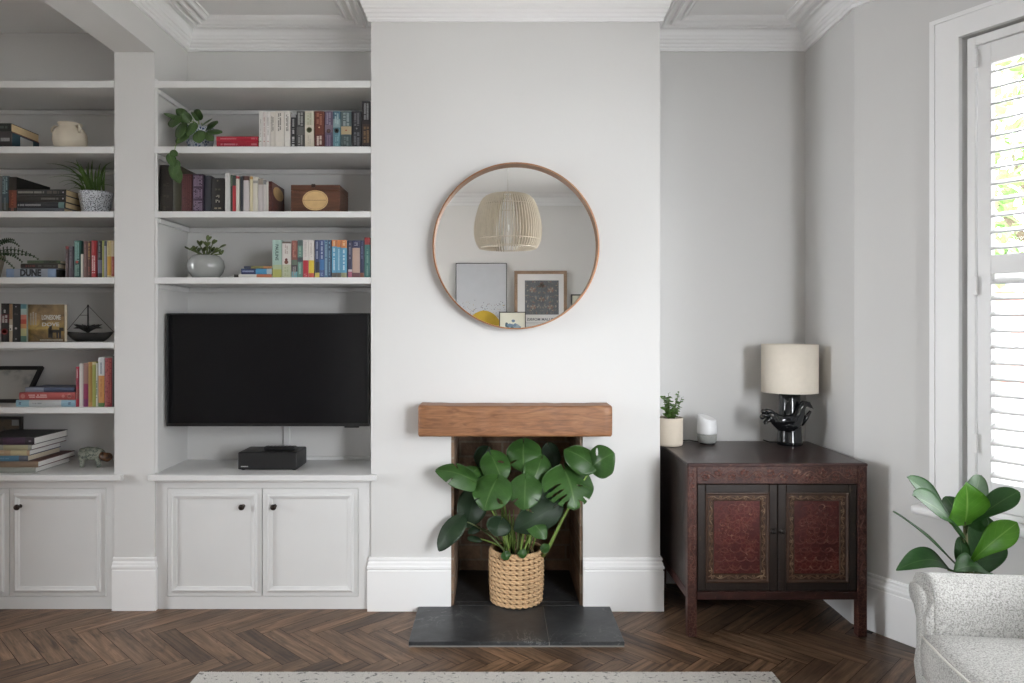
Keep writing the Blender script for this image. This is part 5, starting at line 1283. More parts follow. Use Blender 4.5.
for (a, b, c, d, lab, kw) in ((17, 64, 208, 211.4, 'thin slate grey book at the very bottom under the black novels', dict(col=(92, 96, 104))),
        (16.6, 65, 202, 208, 'black novel with teal end emblem, third from top of the lying stack', dict(col=(34, 36, 42), marks=[(.03, .5, .45, (140, 142, 146), 1)], bands=[(.86, .98, (96, 130, 128))])),
        (16.8, 65.4, 195.4, 201.8, 'black novel with brown tint, second from top of the lying stack', dict(col=(42, 38, 34), marks=[(.5, .86, .4, (108, 104, 98), 1)], emblem=[(.95, .0035, (168, 160, 166))])),
        (16.6, 65.6, 189.2, 195.2, 'black novel on top of the lying stack next to the spider plant', dict(col=(38, 36, 35), marks=[(.03, .56, .45, (136, 132, 124), 1), (.62, .86, .6, (84, 76, 66), 1)], emblem=[(.95, .0035, (176, 166, 170))]))):
    M, T, H, zc = flat(a, b, c, d, Yb, zc); zc += .0004; c_ = kw.pop('col'); book(lab, M, T, H, .13, c_, 'lying black novels', pages=TANPG, **kw)
zc = SH['D'][0] + .0003
M, T, H, zc = flat(6, 55.6, 268.6, 277.4, Yb, zc); B_ = M
t = book('pale blue grey book lying at far left with a large black title', M, T, H, .13, (150, 160, 172), G4, bands=[(.0, .16, (128, 152, 186)), (.84, 1, (128, 152, 186))], pages=c255((46, 44, 42), .8))
m = MB(); text_bm('DUNE', .040, Matrix.Translation((wx(30.5, Yb), Yb - .0005, wz(273.1, Yb))) @ FRONT @ Matrix.Scale(.86, 4, (1, 0, 0)) @ Matrix.Scale(1.05, 4, (0, 1, 0)), 0, m, bold=.05); m.build('title_lettering', c255((40, 44, 50)), t, fix=False)
M, T, H, zc = flat(20.5, 57.4, 263.4, 268.4, Yb, zc + .0004); book('dark book with red marks lying on the pale blue grey book', M, T, H, .13, (52, 46, 42), G4, marks=[(.1, .4, .5, (120, 60, 54), 1), (.45, .95, .5, (92, 92, 86), 1)])
M, T, H, zc = flat(27, 60, 260.4, 263.2, Yb, zc + .0004); book('thin green booklet on top of the pile with the pale blue grey book', M, T, H, .13, (78, 98, 66), G4, bands=[(.5, .9, (56, 66, 52))])
G5 = 'colourful row beside the lying pale blue grey book'
row([
 ((65.2, 68.2, 246), 'short maroon grey paperback at the left end of the colourful dining room row', (98, 78, 80), dict(bands=[(.9, 1, (150, 60, 60))], marks=[(.3, .9, .4, (140, 120, 120), 1)])),
 ((68.4, 73, 246.2), 'short dull purple grey paperback, second in the colourful row', (84, 76, 88), dict(marks=[(.3, .9, .4, (110, 104, 112), 1)])),
 ((73.6, 80.6, 240.4), 'tall dark green book with white lettering and red emblem', (38, 84, 78), dict(marks=[(.05, .35, .6, (130, 170, 160), 2), (.45, .96, .6, (130, 180, 172), 2)], emblem=[(.42, .006, (176, 60, 48))])),
 ((80.7, 83, 254), 'thin short white booklet in front of the tall green and brown books', (206, 202, 194), dict(D=.10)),
 ((83.3, 87.2, 241), 'mauve brown book in the colourful row', (118, 84, 80), dict(marks=[(.3, .9, .4, (150, 116, 108), 1)])),
 ((87.4, 90.8, 241), 'brown book with yellow lettering left of the bright red one', (92, 56, 44), dict(marks=[(.5, .95, .5, (176, 140, 70), 1), (.05, .3, .5, (140, 60, 50), 1)])),
 ((91, 96, 240.4), 'bright red book with white lettering on its lower spine', (178, 36, 44), dict(marks=[(.12, .6, .7, (222, 190, 186), 2), (.68, .95, .3, (196, 80, 80), 1)])),
 ((97.4, 101.7, 240.8), 'black book with pale violet foot right of the red one', (44, 44, 50), dict(bands=[(.12, .48, (104, 102, 126))], marks=[(.55, .95, .5, (112, 112, 116), 1)])),
 ((102, 103.8, 240.4), 'thin lime yellow book in the colourful row', (164, 168, 84), {}),
 ((104, 106.4, 240.8), 'thin pale grey book left of the cream and yellow one', (152, 152, 156), dict(bands=[(.86, 1, (60, 66, 80))])),
 ((106.8, 110.9, 240.4), 'cream yellow book with orange lower half', (206, 186, 128), dict(bands=[(.06, .57, (202, 148, 40)), (0, .05, (190, 170, 120))], marks=[(.6, .95, .4, (170, 146, 88), 1)])),
 ((111.1, 114.4, 240.6), 'cream book with brick red lower half against the pillar', (196, 178, 138), dict(bands=[(.04, .57, (160, 70, 50))], marks=[(.1, .5, .4, (190, 110, 84), 1)])),
], 'D', G5, D=.14)
G6 = 'books beside the metal boat'
row([
 ((.6, 8.8, 303.4), 'black book with a round red emblem at far left', (38, 34, 34), dict(bands=[(.5, .72, (92, 36, 40))], marks=[(.5, .7, .7, (190, 184, 180), 2), (.76, .84, .3, (200, 200, 196), 1)], emblem=[(.27, .0135, (150, 44, 46)), (.27, .010, (196, 104, 96))])),
 ((9, 12, 304), 'slim book fading from cream to white, right of the red emblem one', (186, 170, 146), dict(bands=[(.6, 1, (150, 112, 76)), (.3, .45, (220, 214, 204))], emblem=[(.34, .0035, (60, 60, 60))])),
 ((12.2, 19.8, 304), 'plain black book with tiny white marks before the rainbow spine', (40, 38, 38), dict(marks=[(.72, .76, .5, (88, 80, 80), 2)], emblem=[(.93, .003, (150, 150, 160)), (.08, .004, (130, 130, 130)), (.36, .005, (170, 164, 160))])),
 ((20.1, 25.8, 304.2), 'book with rainbow coloured spine touching the front facing western novel', (150, 160, 150), dict(bands=[(.88, 1, (74, 130, 140)), (.72, .88, (150, 176, 172)), (.6, .72, (200, 110, 90)), (.48, .6, (178, 64, 44)), (.36, .48, (190, 130, 72)), (.16, .36, (176, 176, 120)), (0, .16, (72, 116, 100))])),
], 'E', G6)
# front-facing novel
ye = 3.285; x0, x1 = wx(26.2, ye), wx(64.4, ye); z0 = SH['E'][0] + .0004; H = wz(304.4, ye) - z0
t = thing('book', 'front facing novel with brown landscape cover beside the metal boat', 'book', ((x0 + x1) / 2, ye, z0), G6)
def coverart():
    q = NT('western_cover_art'); v = q.coords(); sp = q.new('ShaderNodeSeparateXYZ'); q.link(v, sp.inputs[0])
    n = q.noise(v, 16, 5, .6, .6); mr_ = q.new('ShaderNodeMapRange'); mr_.inputs['From Max'].default_value = .17; q.link(sp.outputs['Z'], mr_.inputs['Value'])
    g_ = q.ramp(mr_.outputs[0], [(0, srgb(84, 66, 40)), (.3, srgb(120, 96, 48)), (.36, srgb(160, 136, 74)), (.6, srgb(124, 100, 68)), (1, srgb(98, 84, 58))])
    q.base(q.mix(.7, g_, q.ramp(n, [(.36, (.32, .32, .30)), (.62, (1.55, 1.5, 1.4))]), 'MULTIPLY')); q.set(Roughness=.4); return q.m
m = MB(); m.box((x0, ye, z0), (x1, ye + .002, z0 + H)); m.box((x0, ye + .022, z0), (x1, ye + .024, z0 + H)); m.box((x0, ye + .002, z0), (x0 + .002, ye + .022, z0 + H)); m.build('cover', coverart(), t)
m = MB(); m.box((x0 + .002, ye + .0022, z0 + .0004), (x1 - .0006, ye + .0218, z0 + H - .0006)); m.build('pages', CREAMPG, t)
m = MB()
def at_(px, py): return Matrix.Translation((wx(px, ye), ye - .0004, wz(py, ye))) @ FRONT
text_bm('LONESOME', .0225, at_(51.2, 317.6) @ Matrix.Scale(.74, 4, (1, 0, 0)) @ Matrix.Scale(1.3, 4, (0, 1, 0)), 0, m, bold=.03); text_bm('DOVE', .0225, at_(50.5, 324.6) @ Matrix.Scale(1.3, 4, (1, 0, 0)), 0, m, bold=.03); m.build('title_lettering', c255((196, 194, 184)), t, fix=False)
m = MB()
rr = random.Random(1)
for r, xx in enumerate((30, 32.6, 35)):
    z = wz(313 if r == 0 else 311 + r, ye)
    while z > wz(325, ye): s = rr.uniform(.002, .005); m.box((wx(xx, ye), ye - .0005, z - s), (wx(xx + 1.5, ye), ye, z)); z -= s + .0012
xx = wx(40, ye)
while xx < wx(63, ye): s = rr.uniform(.002, .004); m.box((xx, ye - .0005, wz(340.6, ye)), (xx + s, ye, wz(339.4, ye))); xx += s + .0012
m.build('small_print', c255((170, 164, 150)), t, fix=False)
m = MB()  # rider silhouette
for a, b, r in (((49.5, 337), (50, 329), .006), ((50, 329), (51, 325.5), .004), ((50, 332), (60, 330.5), .005), ((59.5, 331), (60.5, 338), .0025), ((57, 331), (57.5, 338), .0025), ((52, 332), (51.5, 338), .0028), ((60, 330.5), (63, 328), .0035)):
    m.tube([Vector((wx(a[0], ye), ye - .0002, wz(a[1], ye))), Vector((wx(b[0], ye), ye - .0002, wz(b[1], ye)))], r, 6, flat=.08) if False else m.box((min(wx(a[0], ye), wx(b[0], ye)) - r, ye - .0004, min(wz(a[1], ye), wz(b[1], ye)) - r * .6), (max(wx(a[0], ye), wx(b[0], ye)) + r, ye, max(wz(a[1], ye), wz(b[1], ye)) + r * .6))
m.build('rider_print', c255((40, 36, 32)), t, fix=False)
zc = SH['F'][0] + .0003
M, T, H, zc = flat(15.8, 75.4, 400, 407.3, Yb, zc); book('light blue and grey book at the bottom of the pile before the leaning frame', M, T, H, .16, (186, 190, 190), 'pile before the leaning frame', bands=[(0, .22, (140, 180, 196)), (.76, 1, (136, 176, 196))], marks=[(.27, .43, .3, (146, 150, 152), 1), (.05, .09, .4, (60, 80, 110), 2), (.88, .92, .4, (50, 60, 100), 2)], pages=WHITEPG)
M, T, H, zc = flat(19, 75, 392.4, 399.8, Yb, zc + .0004); book('salmon red book in the middle of the pile before the leaning frame', M, T, H, .16, (184, 76, 74), 'pile before the leaning frame', marks=[(.17, .5, .5, (226, 180, 176), 2)], emblem=[(.07, .010, (206, 130, 124)), (.79, .007, (206, 130, 124)), (.9, .010, (206, 130, 124)), (.9, .006, (184, 76, 74))])
M, T, H, zc = flat(25, 74, 387.4, 392.2, Yb + .01, zc + .0004); book('dark blue book on top of the pile before the leaning frame', M, T, H, .15, (66, 78, 108), 'pile before the leaning frame', bands=[(0, .38, (130, 136, 154))], pages=c255((70, 84, 116), .7))
G7 = 'cookbooks beside the pillar'
row([
 ((75.6, 78.6, 366.8), 'red magenta book at the left end of the standing cookbooks', (176, 30, 58), dict(bands=[(.5, .68, (150, 36, 62)), (.2, .45, (150, 62, 58))], marks=[(.72, .95, .5, (226, 190, 190), 1)])),
 ((79, 82.8, 363.8), 'plain white cookbook second from the left', (216, 208, 202), {}),
 ((83, 87.8, 363.2), 'dusty pink cookbook with magenta lower half', (158, 112, 100), dict(bands=[(.18, .53, (148, 32, 82)), (0, .18, (126, 28, 92))])),
 ((88, 91.9, 362), 'orange gold cookbook left of the lime green one', (190, 134, 62), dict(bands=[(.1, .9, (170, 128, 48))])),
 ((92, 95.6, 362), 'lime green cookbook in the middle of the row', (156, 160, 66), dict(bands=[(.94, 1, (206, 190, 140))])),
 ((95.8, 97.6, 363), 'thin white and green speckled cookbook', (200, 198, 184), dict(marks=[(.2, .6, .7, (70, 110, 64), 1)])),
 ((97.9, 104, 357.3), 'cookbook with white upper and orange lower spine', (212, 214, 216), dict(bands=[(.08, .63, (208, 140, 70)), (0, .08, (84, 120, 60))], marks=[(.66, .9, .4, (130, 136, 146), 1), (.2, .56, .3, (186, 116, 54), 1)])),
 ((104.4, 111.8, 358), 'deep red cookbook with speckled pattern', (142, 34, 48), dict(marks=[(.05, .97, .8, (176, 84, 72), 4)])),
 ((112, 114.4, 355.6), 'thin dark brown cookbook against the pillar', (52, 46, 42), {}),
], 'F', G7, D=.2)
G8 = 'large books stacked on the cupboard top'
zc = ZL + .0003
for (x1_, a, lab, kw) in ((35, 467.6, 'pale grey green large book at the bottom of the cupboard stack', dict(col=(166, 170, 160), D=.27, pages=WHITEPG)),
        (37.6, 461.6, 'tan brown large book with dark red cover, second from the bottom of the cupboard stack', dict(col=(142, 118, 96), D=.29, pages=WHITEPG, side=(112, 50, 46))),
        (27.4, 455.8, 'blue large book in the cupboard stack', dict(col=(78, 128, 158), D=.25, bands=[(.86, 1, (92, 96, 108))], marks=[(.2, .7, .25, (120, 170, 196), 1)], side=(112, 112, 112))),
        (29, 450.4, 'peach cream large book above the blue one', dict(col=(190, 160, 126), D=.24, bands=[(.7, .96, (206, 190, 146))], marks=[(.1, .6, .3, (206, 186, 156), 1)], pages=WHITEPG, side=(64, 70, 110))),
        (31, 445, 'sage grey large book second from the top of the cupboard stack', dict(col=(150, 152, 140), D=.27, bands=[(.55, .95, (170, 164, 130))], pages=WHITEPG, side=(118, 60, 60))),
        (33.7, 437.6, 'black and purple large book on top of the cupboard stack', dict(col=(46, 36, 48), D=.26, bands=[(.5, .86, (70, 44, 70))], marks=[(.92, .96, .3, (140, 130, 140), 1)], pages=WHITEPG, side=(44, 40, 42)))):
    c_ = kw.pop('col'); D_ = kw.pop('D'); M, T, H, zc = flat(x1_ - 62, x1_, a, 0, Yb, zc); zc += .0004; book(lab, M, T, H, D_, c_, G8, hard=True, **kw)
# ------------------------------------------------------------------ wooden boxes with oval labels
def boxwood(name, a, b):
    t = NT(name); v = t.coords('Object', (3, 16, 16)); n = t.noise(v, 3, 6, .65, 1); t.base(t.ramp(n, [(.3, a), (.7, b)])); t.set(Roughness=.4); t.bump(n, .1, .003); return t.m
BW = boxwood('walnut_box', srgb(66, 40, 28), srgb(98, 62, 44)); BR_ = boxwood('mahogany_box', srgb(62, 32, 28), srgb(96, 50, 42))
LABM = plain('aged_paper_label', srgb(190, 158, 110), .6, .08, 40)
def oval(m, c, ux, uz, rx, rz, off, n=30):
    for r_, d in ((1, 0), (1, 1)):
        pass
    o = len(m.v); N = ux.cross(uz).normalized()
    for d in (0, off):
        for k in range(n):
            a = 2 * PI * k / n; m.v.append(c + ux * rx * math.cos(a) + uz * rz * math.sin(a) + N * d)
    m.face(list(range(o, o + n))); m.face(list(range(o + n, o + 2 * n)))
    for k in range(n): m.face([o + k, o + (k + 1) % n, o + n + (k + 1) % n, o + n + k])
zs = SH['C'][0]
Y1 = 3.285; x0, x1 = wx(290.8, Y1), wx(340, Y1); zt = wz(184.8, Y1)
t = thing('wooden_box', 'brown wooden box facing front with an oval paper label and small clasp', 'box', ((x0 + x1) / 2, Y1, zs))
m = MB(); m.box((x0, Y1, zs + .0005), (x1, 3.47, zt - .026), b=.002); m.build('body', BW, t)
m = MB(); m.box((x0, Y1, zt - .0255), (x1, 3.47, zt), b=.002); m.build('lid', BW, t)
m = MB(); X_, Z_ = Vector((1, 0, 0)), Vector((0, 0, 1)); oval(m, Vector((wx(315.3, Y1), Y1 - .0002, wz(200.3, Y1))), X_, Z_, .0575, .046, .0008); m.build('oval_label', LABM, t)
m = MB(); zz = wz(200.3, Y1)
for xx in range(19): m.box((wx(303, Y1) + xx * .0055, Y1 - .0014, zz - .0012), (wx(303, Y1) + xx * .0055 + .0036, Y1 - .0008, zz + .0014))
oc = Vector((wx(315.3, Y1), Y1 - .0011, zz)); m.tube([oc + X_ * .052 * math.cos(2 * PI * k / 40) + Z_ * .0405 * math.sin(2 * PI * k / 40) for k in range(41)], .0006, 4); m.build('label_print', c255((120, 90, 58)), t)
m = MB(); m.box((wx(311.5, Y1), Y1 - .004, zt - .012), (wx(315.5, Y1), Y1 - .0002, zt + .003), b=.001); m.build('clasp', KNOBM, t)
x0, x1 = wx(268.6, Y1), wx(270.6, Y1); zt = wz(181.6, Y1)
x1 = -.996; x0 = x1 - .016
t = thing('wooden_box', 'dark red wooden box with oval label on its side, ending the white books', 'box', ((x0 + x1) / 2, Y1 - .01, zs))
m = MB(); m.box((x0, Y1 - .01, zs + .0005), (x1, 3.47, zt), b=.002); m.build('body', BR_, t)
m = MB(); Yv_ = Vector((0, 1, 0)); oval(m, Vector((x1 + .0002, 3.372, zs + (zt - zs) * .70)), Yv_, Z_, .078, .030, .0008); m.build('oval_label', LABM, t)

# cream jug with two ears
JY = 3.36; jx = wx(70.2, JY); jz = SH['B'][0]
JUG = plain('cream_stoneware', srgb(206, 196, 178), .6, .06, 10, .1, 60)
t = thing('ceramic_jug', 'cream stoneware jug with small ear handles on the dark dining room shelf', 'jug', (jx, JY, jz))
m = MB(); m.lathe([(.046, .0005), (.057, .006), (.069, .036), (.0725, .058), (.069, .084), (.056, .106), (.046, .115), (.049, .126), (.052, .130), (.048, .130), (.043, .117), (.043, .10)], (jx, JY, jz), 44, cap1=False); m.build('body', JUG, t)
for sg in (-1, 1):
    m = MB(); an = .5 if sg > 0 else PI - .3; ca_, sa_ = math.cos(an), -abs(math.sin(an))
    pts = [Vector((jx + (r * ca_), JY + r * sa_, jz + z)) for r, z in ((.048, .112), (.064, .114), (.074, .103), (.074, .092), (.064, .084))]
    m.tube(pts, .006, 8); m.build('handle', JUG, t)

# metal boat tealight
BYY = 3.33; bz = SH['E'][0]
DM = plain('dark_metal', srgb(48, 47, 46), .5, .12, 30, metal=.6)
t = thing('model_boat', 'dark metal model boat with mast and rigging on the dining room shelf', 'ornament', (wx(90, BYY), BYY, bz))
hx0_, hx1_ = wx(65.6, BYY), wx(114, BYY); hz1 = wz(332.6, BYY)
m = MB()
def hull(u, v):
    x = hx0_ + (hx1_ - hx0_) * u; wdt = .036 * max(0.02, math.sin(PI * u)) ** .7; a = PI * (1 + v); dep = (hz1 - bz - .001) * min(1, (math.sin(PI * u) * 1.7)) ** .8
    return Vector((x, BYY + wdt * math.cos(a), hz1 + dep * math.sin(a) * .999 + .006 * (2 * u - 1) ** 4))
m.grid(hull, 24, 11, smooth=True); m.build('hull', DM, t)
m = MB(); mt_ = Vector((wx(88, BYY), BYY, wz(305.5, BYY)))
m.tube([(mt_.x - .003, BYY, bz + .012), mt_ + Vector((-.001, 0, 0))], .0022, 6); m.tube([(mt_.x + .004, BYY, bz + .012), mt_ + Vector((.001, 0, 0))], .0022, 6); m.blob(mt_, (.004, .004, .005), seg=8); m.build('mast', DM, t)
m = MB(); m.tube([(hx0_ + .002, BYY, hz1 + .004), mt_], .0013, 5); m.tube([(hx1_ - .002, BYY, hz1 + .004), mt_], .0013, 5); m.tube([mp(79.4, 315.2, BYY), mp(88, 315.2, BYY)], .0012, 5); m.build('rigging', DM, t)
L = MB(); 
for k in range(14):
    a = 2 * PI * k / 14; c = Vector((wx(88, BYY), BYY, hz1 + .006))
    L.tube([c, c + Vector((.034 * math.cos(a), .018 * math.sin(a), .020)), c + Vector((.066 * math.cos(a), .03 * math.sin(a), .014 + .018 * (k % 2)))], [.008, .011, .001], 5, flat=.3)
L.build('spiky_bowl', DM, t)

# leaning black framed drawing, dining room shelf F
fz = SH['F'][0] + .0015; ang = math.atan2(.135, .166)
Mf = Matrix.Translation((wx(25.4, 3.44), 3.44, fz)) @ Matrix.Rotation(-ang, 4, 'X')
t = thing('framed_drawing', 'black framed pale drawing leaning back on the lower dining room shelf', 'picture', M=Mf)
w_, h_, fw_ = .34, .213, .020
m = MB()
for lo, hi in (((-w_, 0, 0), (-w_ + fw_, .016, h_)), ((-fw_, 0, 0), (0, .016, h_)), ((-w_ + fw_, 0, 0), (-fw_, .016, fw_)), ((-w_ + fw_, 0, h_ - fw_), (-fw_, .016, h_))): m.box(lo, hi, b=.001, M=Mf)
m.build('frame', DKF, t)
dr = NT('pencil_drawing'); v = dr.coords(); n1 = dr.noise(v, 22, 5, .65); n2 = dr.noise(v, 7, 2)
dr.base(dr.mix(dr.ramp(n2, [(.45, (0, 0, 0)), (.6, (.8, .8, .8))]), srgb(186, 184, 178), dr.ramp(n1, [(.4, srgb(126, 128, 126)), (.56, srgb(184, 182, 176))]))); dr.set(Roughness=.3)
m = MB(); m.box((-w_ + fw_ * .9, .006, fw_ * .9), (-fw_ * .9, .014, h_ - fw_ * .9), M=Mf); m.build('drawing', dr.m, t)
# dark frame standing behind the big books
t = thing('photo_frame', 'dark brown framed picture standing behind the cupboard stack of large books', 'picture', (wx(8, 3.57), 3.57, ZL))
a, b, zt = wx(-22, 3.57), wx(22, 3.57), wz(416.8, 3.57)
m = MB()
for lo, hi in (((a, 3.565, ZL + .0006), (a + .012, 3.583, zt)), ((b - .012, 3.565, ZL + .0006), (b, 3.583, zt)), ((a + .012, 3.565, ZL + .0006), (b - .012, 3.583, ZL + .014)), ((a + .012, 3.565, zt - .012), (b - .012, 3.583, zt))): m.box(lo, hi, b=.001)
m.build('frame', c255((44, 38, 34)), t)
ph = NT('dark_photograph'); v = ph.coords(); ph.base(ph.ramp(ph.noise(v, 12, 4, .6, 1), [(.35, srgb(46, 40, 34)), (.6, srgb(92, 74, 50)), (.75, srgb(130, 90, 60))])); ph.set(Roughness=.3)
m = MB(); m.box((a + .01, 3.57, ZL + .012), (b - .01, 3.58, zt - .01)); m.build('photograph', ph.m, t)
m = MB(); m.box((wx(12, 3.57), 3.5685, wz(425.6, 3.57)), (wx(19, 3.57), 3.57, wz(419.8, 3.57))); m.build('white_label', c255((150, 150, 146)), t)

# hippo figurine
HYY = 3.42; hz = ZL
def hp(px, py, y=HYY): return Vector((wx(px, y), y, wz(py, y)))
HP = patterned('celadon_glaze', srgb(150, 154, 142), srgb(84, 94, 88), 120, .3); 
t = thing('hippo_figurine', 'small celadon patterned hippo figurine with brown muzzle on the cupboard top', 'figurine', (wx(94, HYY), HYY, hz))
m = MB(); m.tube([hp(79.5, 455.5), hp(82, 454), hp(88, 453.4), hp(95, 453.6), hp(100, 454.4), hp(103, 456)], [.012, .027, .032, .031, .027, .021], 16); m.blob(hp(78.8, 457), (.004, .004, .008), seg=8)
for px_, yy in ((81.8, -.016), (81.8, .016), (98, -.015), (97.6, .016)):
    A = hp(px_, 457, HYY + yy); m.tube([A, (A.x + (.001 if px_ < 90 else .004), A.y, hz + .012), (A.x + (.001 if px_ < 90 else .006), A.y, hz + .0008)], [.014, .0105, .011], 10)
m.build('body', HP, t)
m = MB(); m.tube([hp(100.5, 454.6, HYY - .004), hp(104, 456.5, HYY - .010), hp(107.5, 457.2, HYY - .014), hp(110, 456.2, HYY - .018)], [.018, .021, .022, .016], 14); m.build('muzzle', patterned('brown_muzzle_glaze', srgb(116, 80, 52), srgb(60, 44, 36), 110, .2), t)
m = MB()
for yy in (-.014, .012): m.blob(hp(101.5, 451.6, HYY + yy), (.004, .003, .005), seg=8)
m.build('ear', HP, t)

# ------------------------------------------------------------------ rug
rg = NT('cream_woven_rug'); v = rg.coords()
n = rg.noise(rg.coords('Object', (1, 1.3, 1)), 52, 3, .6, .5); n2 = rg.noise(rg.coords('Object', (60, 160, 1)), 3, 2)
rg.base(rg.mix(rg.ramp(n, [(.60, (0, 0, 0)), (.65, (.85, .85, .85))]), rg.ramp(n2, [(.35, srgb(178, 175, 170)), (.6, srgb(204, 201, 196))]), srgb(74, 74, 76))); rg.set(Roughness=.95); rg.bump(n2, .6, .004)
m = MB(); rx0, rx1 = -1.073, 1.014; ry1 = 2.655
m.box((rx0, .55, .0004), (rx1, ry1, .009), b=.003)
root = tag(m.build('woven_rug', rg.m, at=((rx0 + rx1) / 2, 1.6, 0)), 'cream woven rug with dark flecks on the herringbone floor', 'rug')
m = MB()
K = 260
for k in range(K):
    x = rx0 + .004 + (rx1 - rx0 - .008) * k / (K - 1); m.tube([(x, ry1 - .004, .0065), (x + RN.uniform(-.001, .001), ry1 + .004, .0055), (x + RN.uniform(-.002, .002), ry1 + .010 + RN.uniform(-.002, .003), .0022)], .0022, 4)
m.build('binding', plain('cream_wool_edge', srgb(206, 201, 190), .95, .08, 80), root)

# ------------------------------------------------------------------ armchair
def tweed():
    t = NT('pale_grey_tweed'); v = t.coords()
    w1 = t.new('ShaderNodeTexVoronoi', feature='F1'); w1.inputs['Scale'].default_value = 330; t.link(v, w1.inputs['Vector'])
    n = t.noise(v, 240, 2, .6)
    c = t.ramp(n, [(.38, srgb(140, 139, 135)), (.56, srgb(200, 199, 196))])
    t.base(t.mix(.35, c, t.ramp(w1.outputs['Distance'], [(.1, srgb(208, 207, 204)), (.6, srgb(126, 125, 122))]))); t.set(Roughness=.95); t.b.inputs['Sheen Weight'].default_value = .15
    t.bump(n, .5, .003); return t.m
TW = tweed()
ca = Matrix.Translation((1.112, 1.70, 0)) @ Matrix.Rotation(math.radians(-6), 4, 'Z')   # local x: towards the back of the chair; y: across
t = thing('armchair', 'pale grey tweed tub armchair at the bottom right corner', 'armchair', M=ca)
SW = .255; SEAT = .452
# wrap-around arms and back: one upholstered shell swept round the seat
def shell_path(s):
    """s 0..1 from the far arm's front, round the back, to the near arm's front"""
    Ls = .30; Rr = SW + .03; arcl = PI * Rr; tot = 2 * Ls + arcl; d = s * tot
    if d < Ls: return Vector((.03 + d, Rr)), Vector((0, 1))
    if d > Ls + arcl: return Vector((.03 + Ls - (d - Ls - arcl), -Rr)), Vector((0, -1))
    a = PI / 2 - (d - Ls) / Rr; return Vector((.03 + Ls + Rr * math.cos(a), Rr * math.sin(a))), Vector((math.cos(a), math.sin(a)))
prof = [(-.055, .17), (-.060, .30), (-.055, .44), (-.052, .50), (-.050, .540), (-.040, .570), (-.012, .588), (.030, .590), (.058, .580), (.074, .556), (.074, .528), (.060, .506), (.040, .496), (.026, .472), (.022, .35), (.018, .17)]
def shell(u, v):
    p, nrm = shell_path(u); k = v * len(prof); i = int(k) % len(prof); f = k - int(k)
    a, b = prof[i], prof[(i + 1) % len(prof)]
    o_, z = a[0] + (b[0] - a[0]) * f, a[1] + (b[1] - a[1]) * f
    rise = .16 * max(0, math.sin(PI * u)) ** 4 if .2 < u < .8 else 0
    if z > .3: z += rise * (z - .3) / .28
    return ca @ Vector((p.x + nrm.x * o_, p.y + nrm.y * o_, z))
m = MB(); NU, NV = 72, 48; m.grid(shell, NU, NV, closed_v=True)
for i in (0, NU - 1): 
    f_ = [i * NV + j for j in range(NV)]; m.face(f_ if i else f_[::-1])
m.build('arms_and_back', TW, t)
# padded front facings of the arms
for sg in (1, -1):
    m = MB(); c0 = SW + .03; pr = [(c0 + a * .95, .17 + (b - .17) * .985) for a, b in prof]
    bm = bmesh.new(); vs = [bm.verts.new((.034, sg * a, b)) for a, b in pr]; fc = bm.faces.new(vs)
    r_ = bmesh.ops.extrude_face_region(bm, geom=[fc]); vv = [e for e in r_['geom'] if isinstance(e, bmesh.types.BMVert)]
    for q in vv: q.co.x -= .026
    bmesh.ops.bevel(bm, geom=[e for e in bm.edges if all(abs(q.co.x - .008) < 1e-5 for q in e.verts)], offset=.019, segments=5, affect='EDGES')
    bmesh.ops.transform(bm, matrix=ca, verts=bm.verts[:]); m.bm(bm, 0, True); m.build('arm_front', TW, t)
# seat: rounded front, piped edge
def seat_outline(k, n, grow=0):
    pts = []
    return pts
def so(grow):
    P = []; Rr = SW - .028 + grow; xf = -.005 - grow; Ls = .31
    for k in range(9): P.append((xf + .012 * math.sin(PI * k / 8) * -1, -Rr + 2 * Rr * k / 8))
    for k in range(25):
        a = PI / 2 - PI * k / 24; P.append((.03 + .30 + (Rr - .0) * math.cos(a), Rr * math.sin(a)))
    return P
P0 = so(0); cx0 = sum(p[0] for p in P0) / len(P0); n = len(P0)
lev = [(.975, .335), (1.0, .345), (1.012, .38), (1.012, .42), (1.004, .442), (.985, .452), (.9, .463), (.7, .474), (.4, .480), (.1, .481)]
m = MB()
for s_, z in lev:
    for p in P0: m.v.append(ca @ Vector((cx0 + (p[0] - cx0) * s_, p[1] * s_, z)))
for l in range(len(lev) - 1):
    for k in range(n): m.face([l * n + k, l * n + (k + 1) % n, (l + 1) * n + (k + 1) % n, (l + 1) * n + k], 0, True)
m.face([k for k in range(n)][::-1]); m.face([(len(lev) - 1) * n + k for k in range(n)], 0, True); m.build('seat_cushion', TW, t)
m = MB(); m.tube([ca @ Vector((cx0 + (p[0] - cx0) * 1.002, p[1] * 1.002, .4475)) for p in P0[:9]], .0032, 8); m.build('piping', plain('pale_piping', srgb(200, 198, 192), .9, .06, 200), t)
m = MB(); Q = [(.012 - .0, -(SW - .03)), (.012, SW - .03)] 
m.prism([(.004, -(SW + .0)), (.004, SW + .0), (.5, SW - .02), (.5, -(SW - .02))], .17, .334, 'z'); m.v = [ca @ v for v in m.v]; m.build('seat_base', TW, t)
for lx_, ly_ in ((.07, SW + .005), (.07, -SW - .005), (.50, .2), (.50, -.2)):
    m = MB(); m.tube([ca @ Vector((lx_, ly_, .169)), ca @ Vector((lx_ - .01, ly_ * 1.02, .001))], [.022, .014], 12); m.build('leg', plain('dark_wood_leg', srgb(60, 42, 32), .4, .1), t)
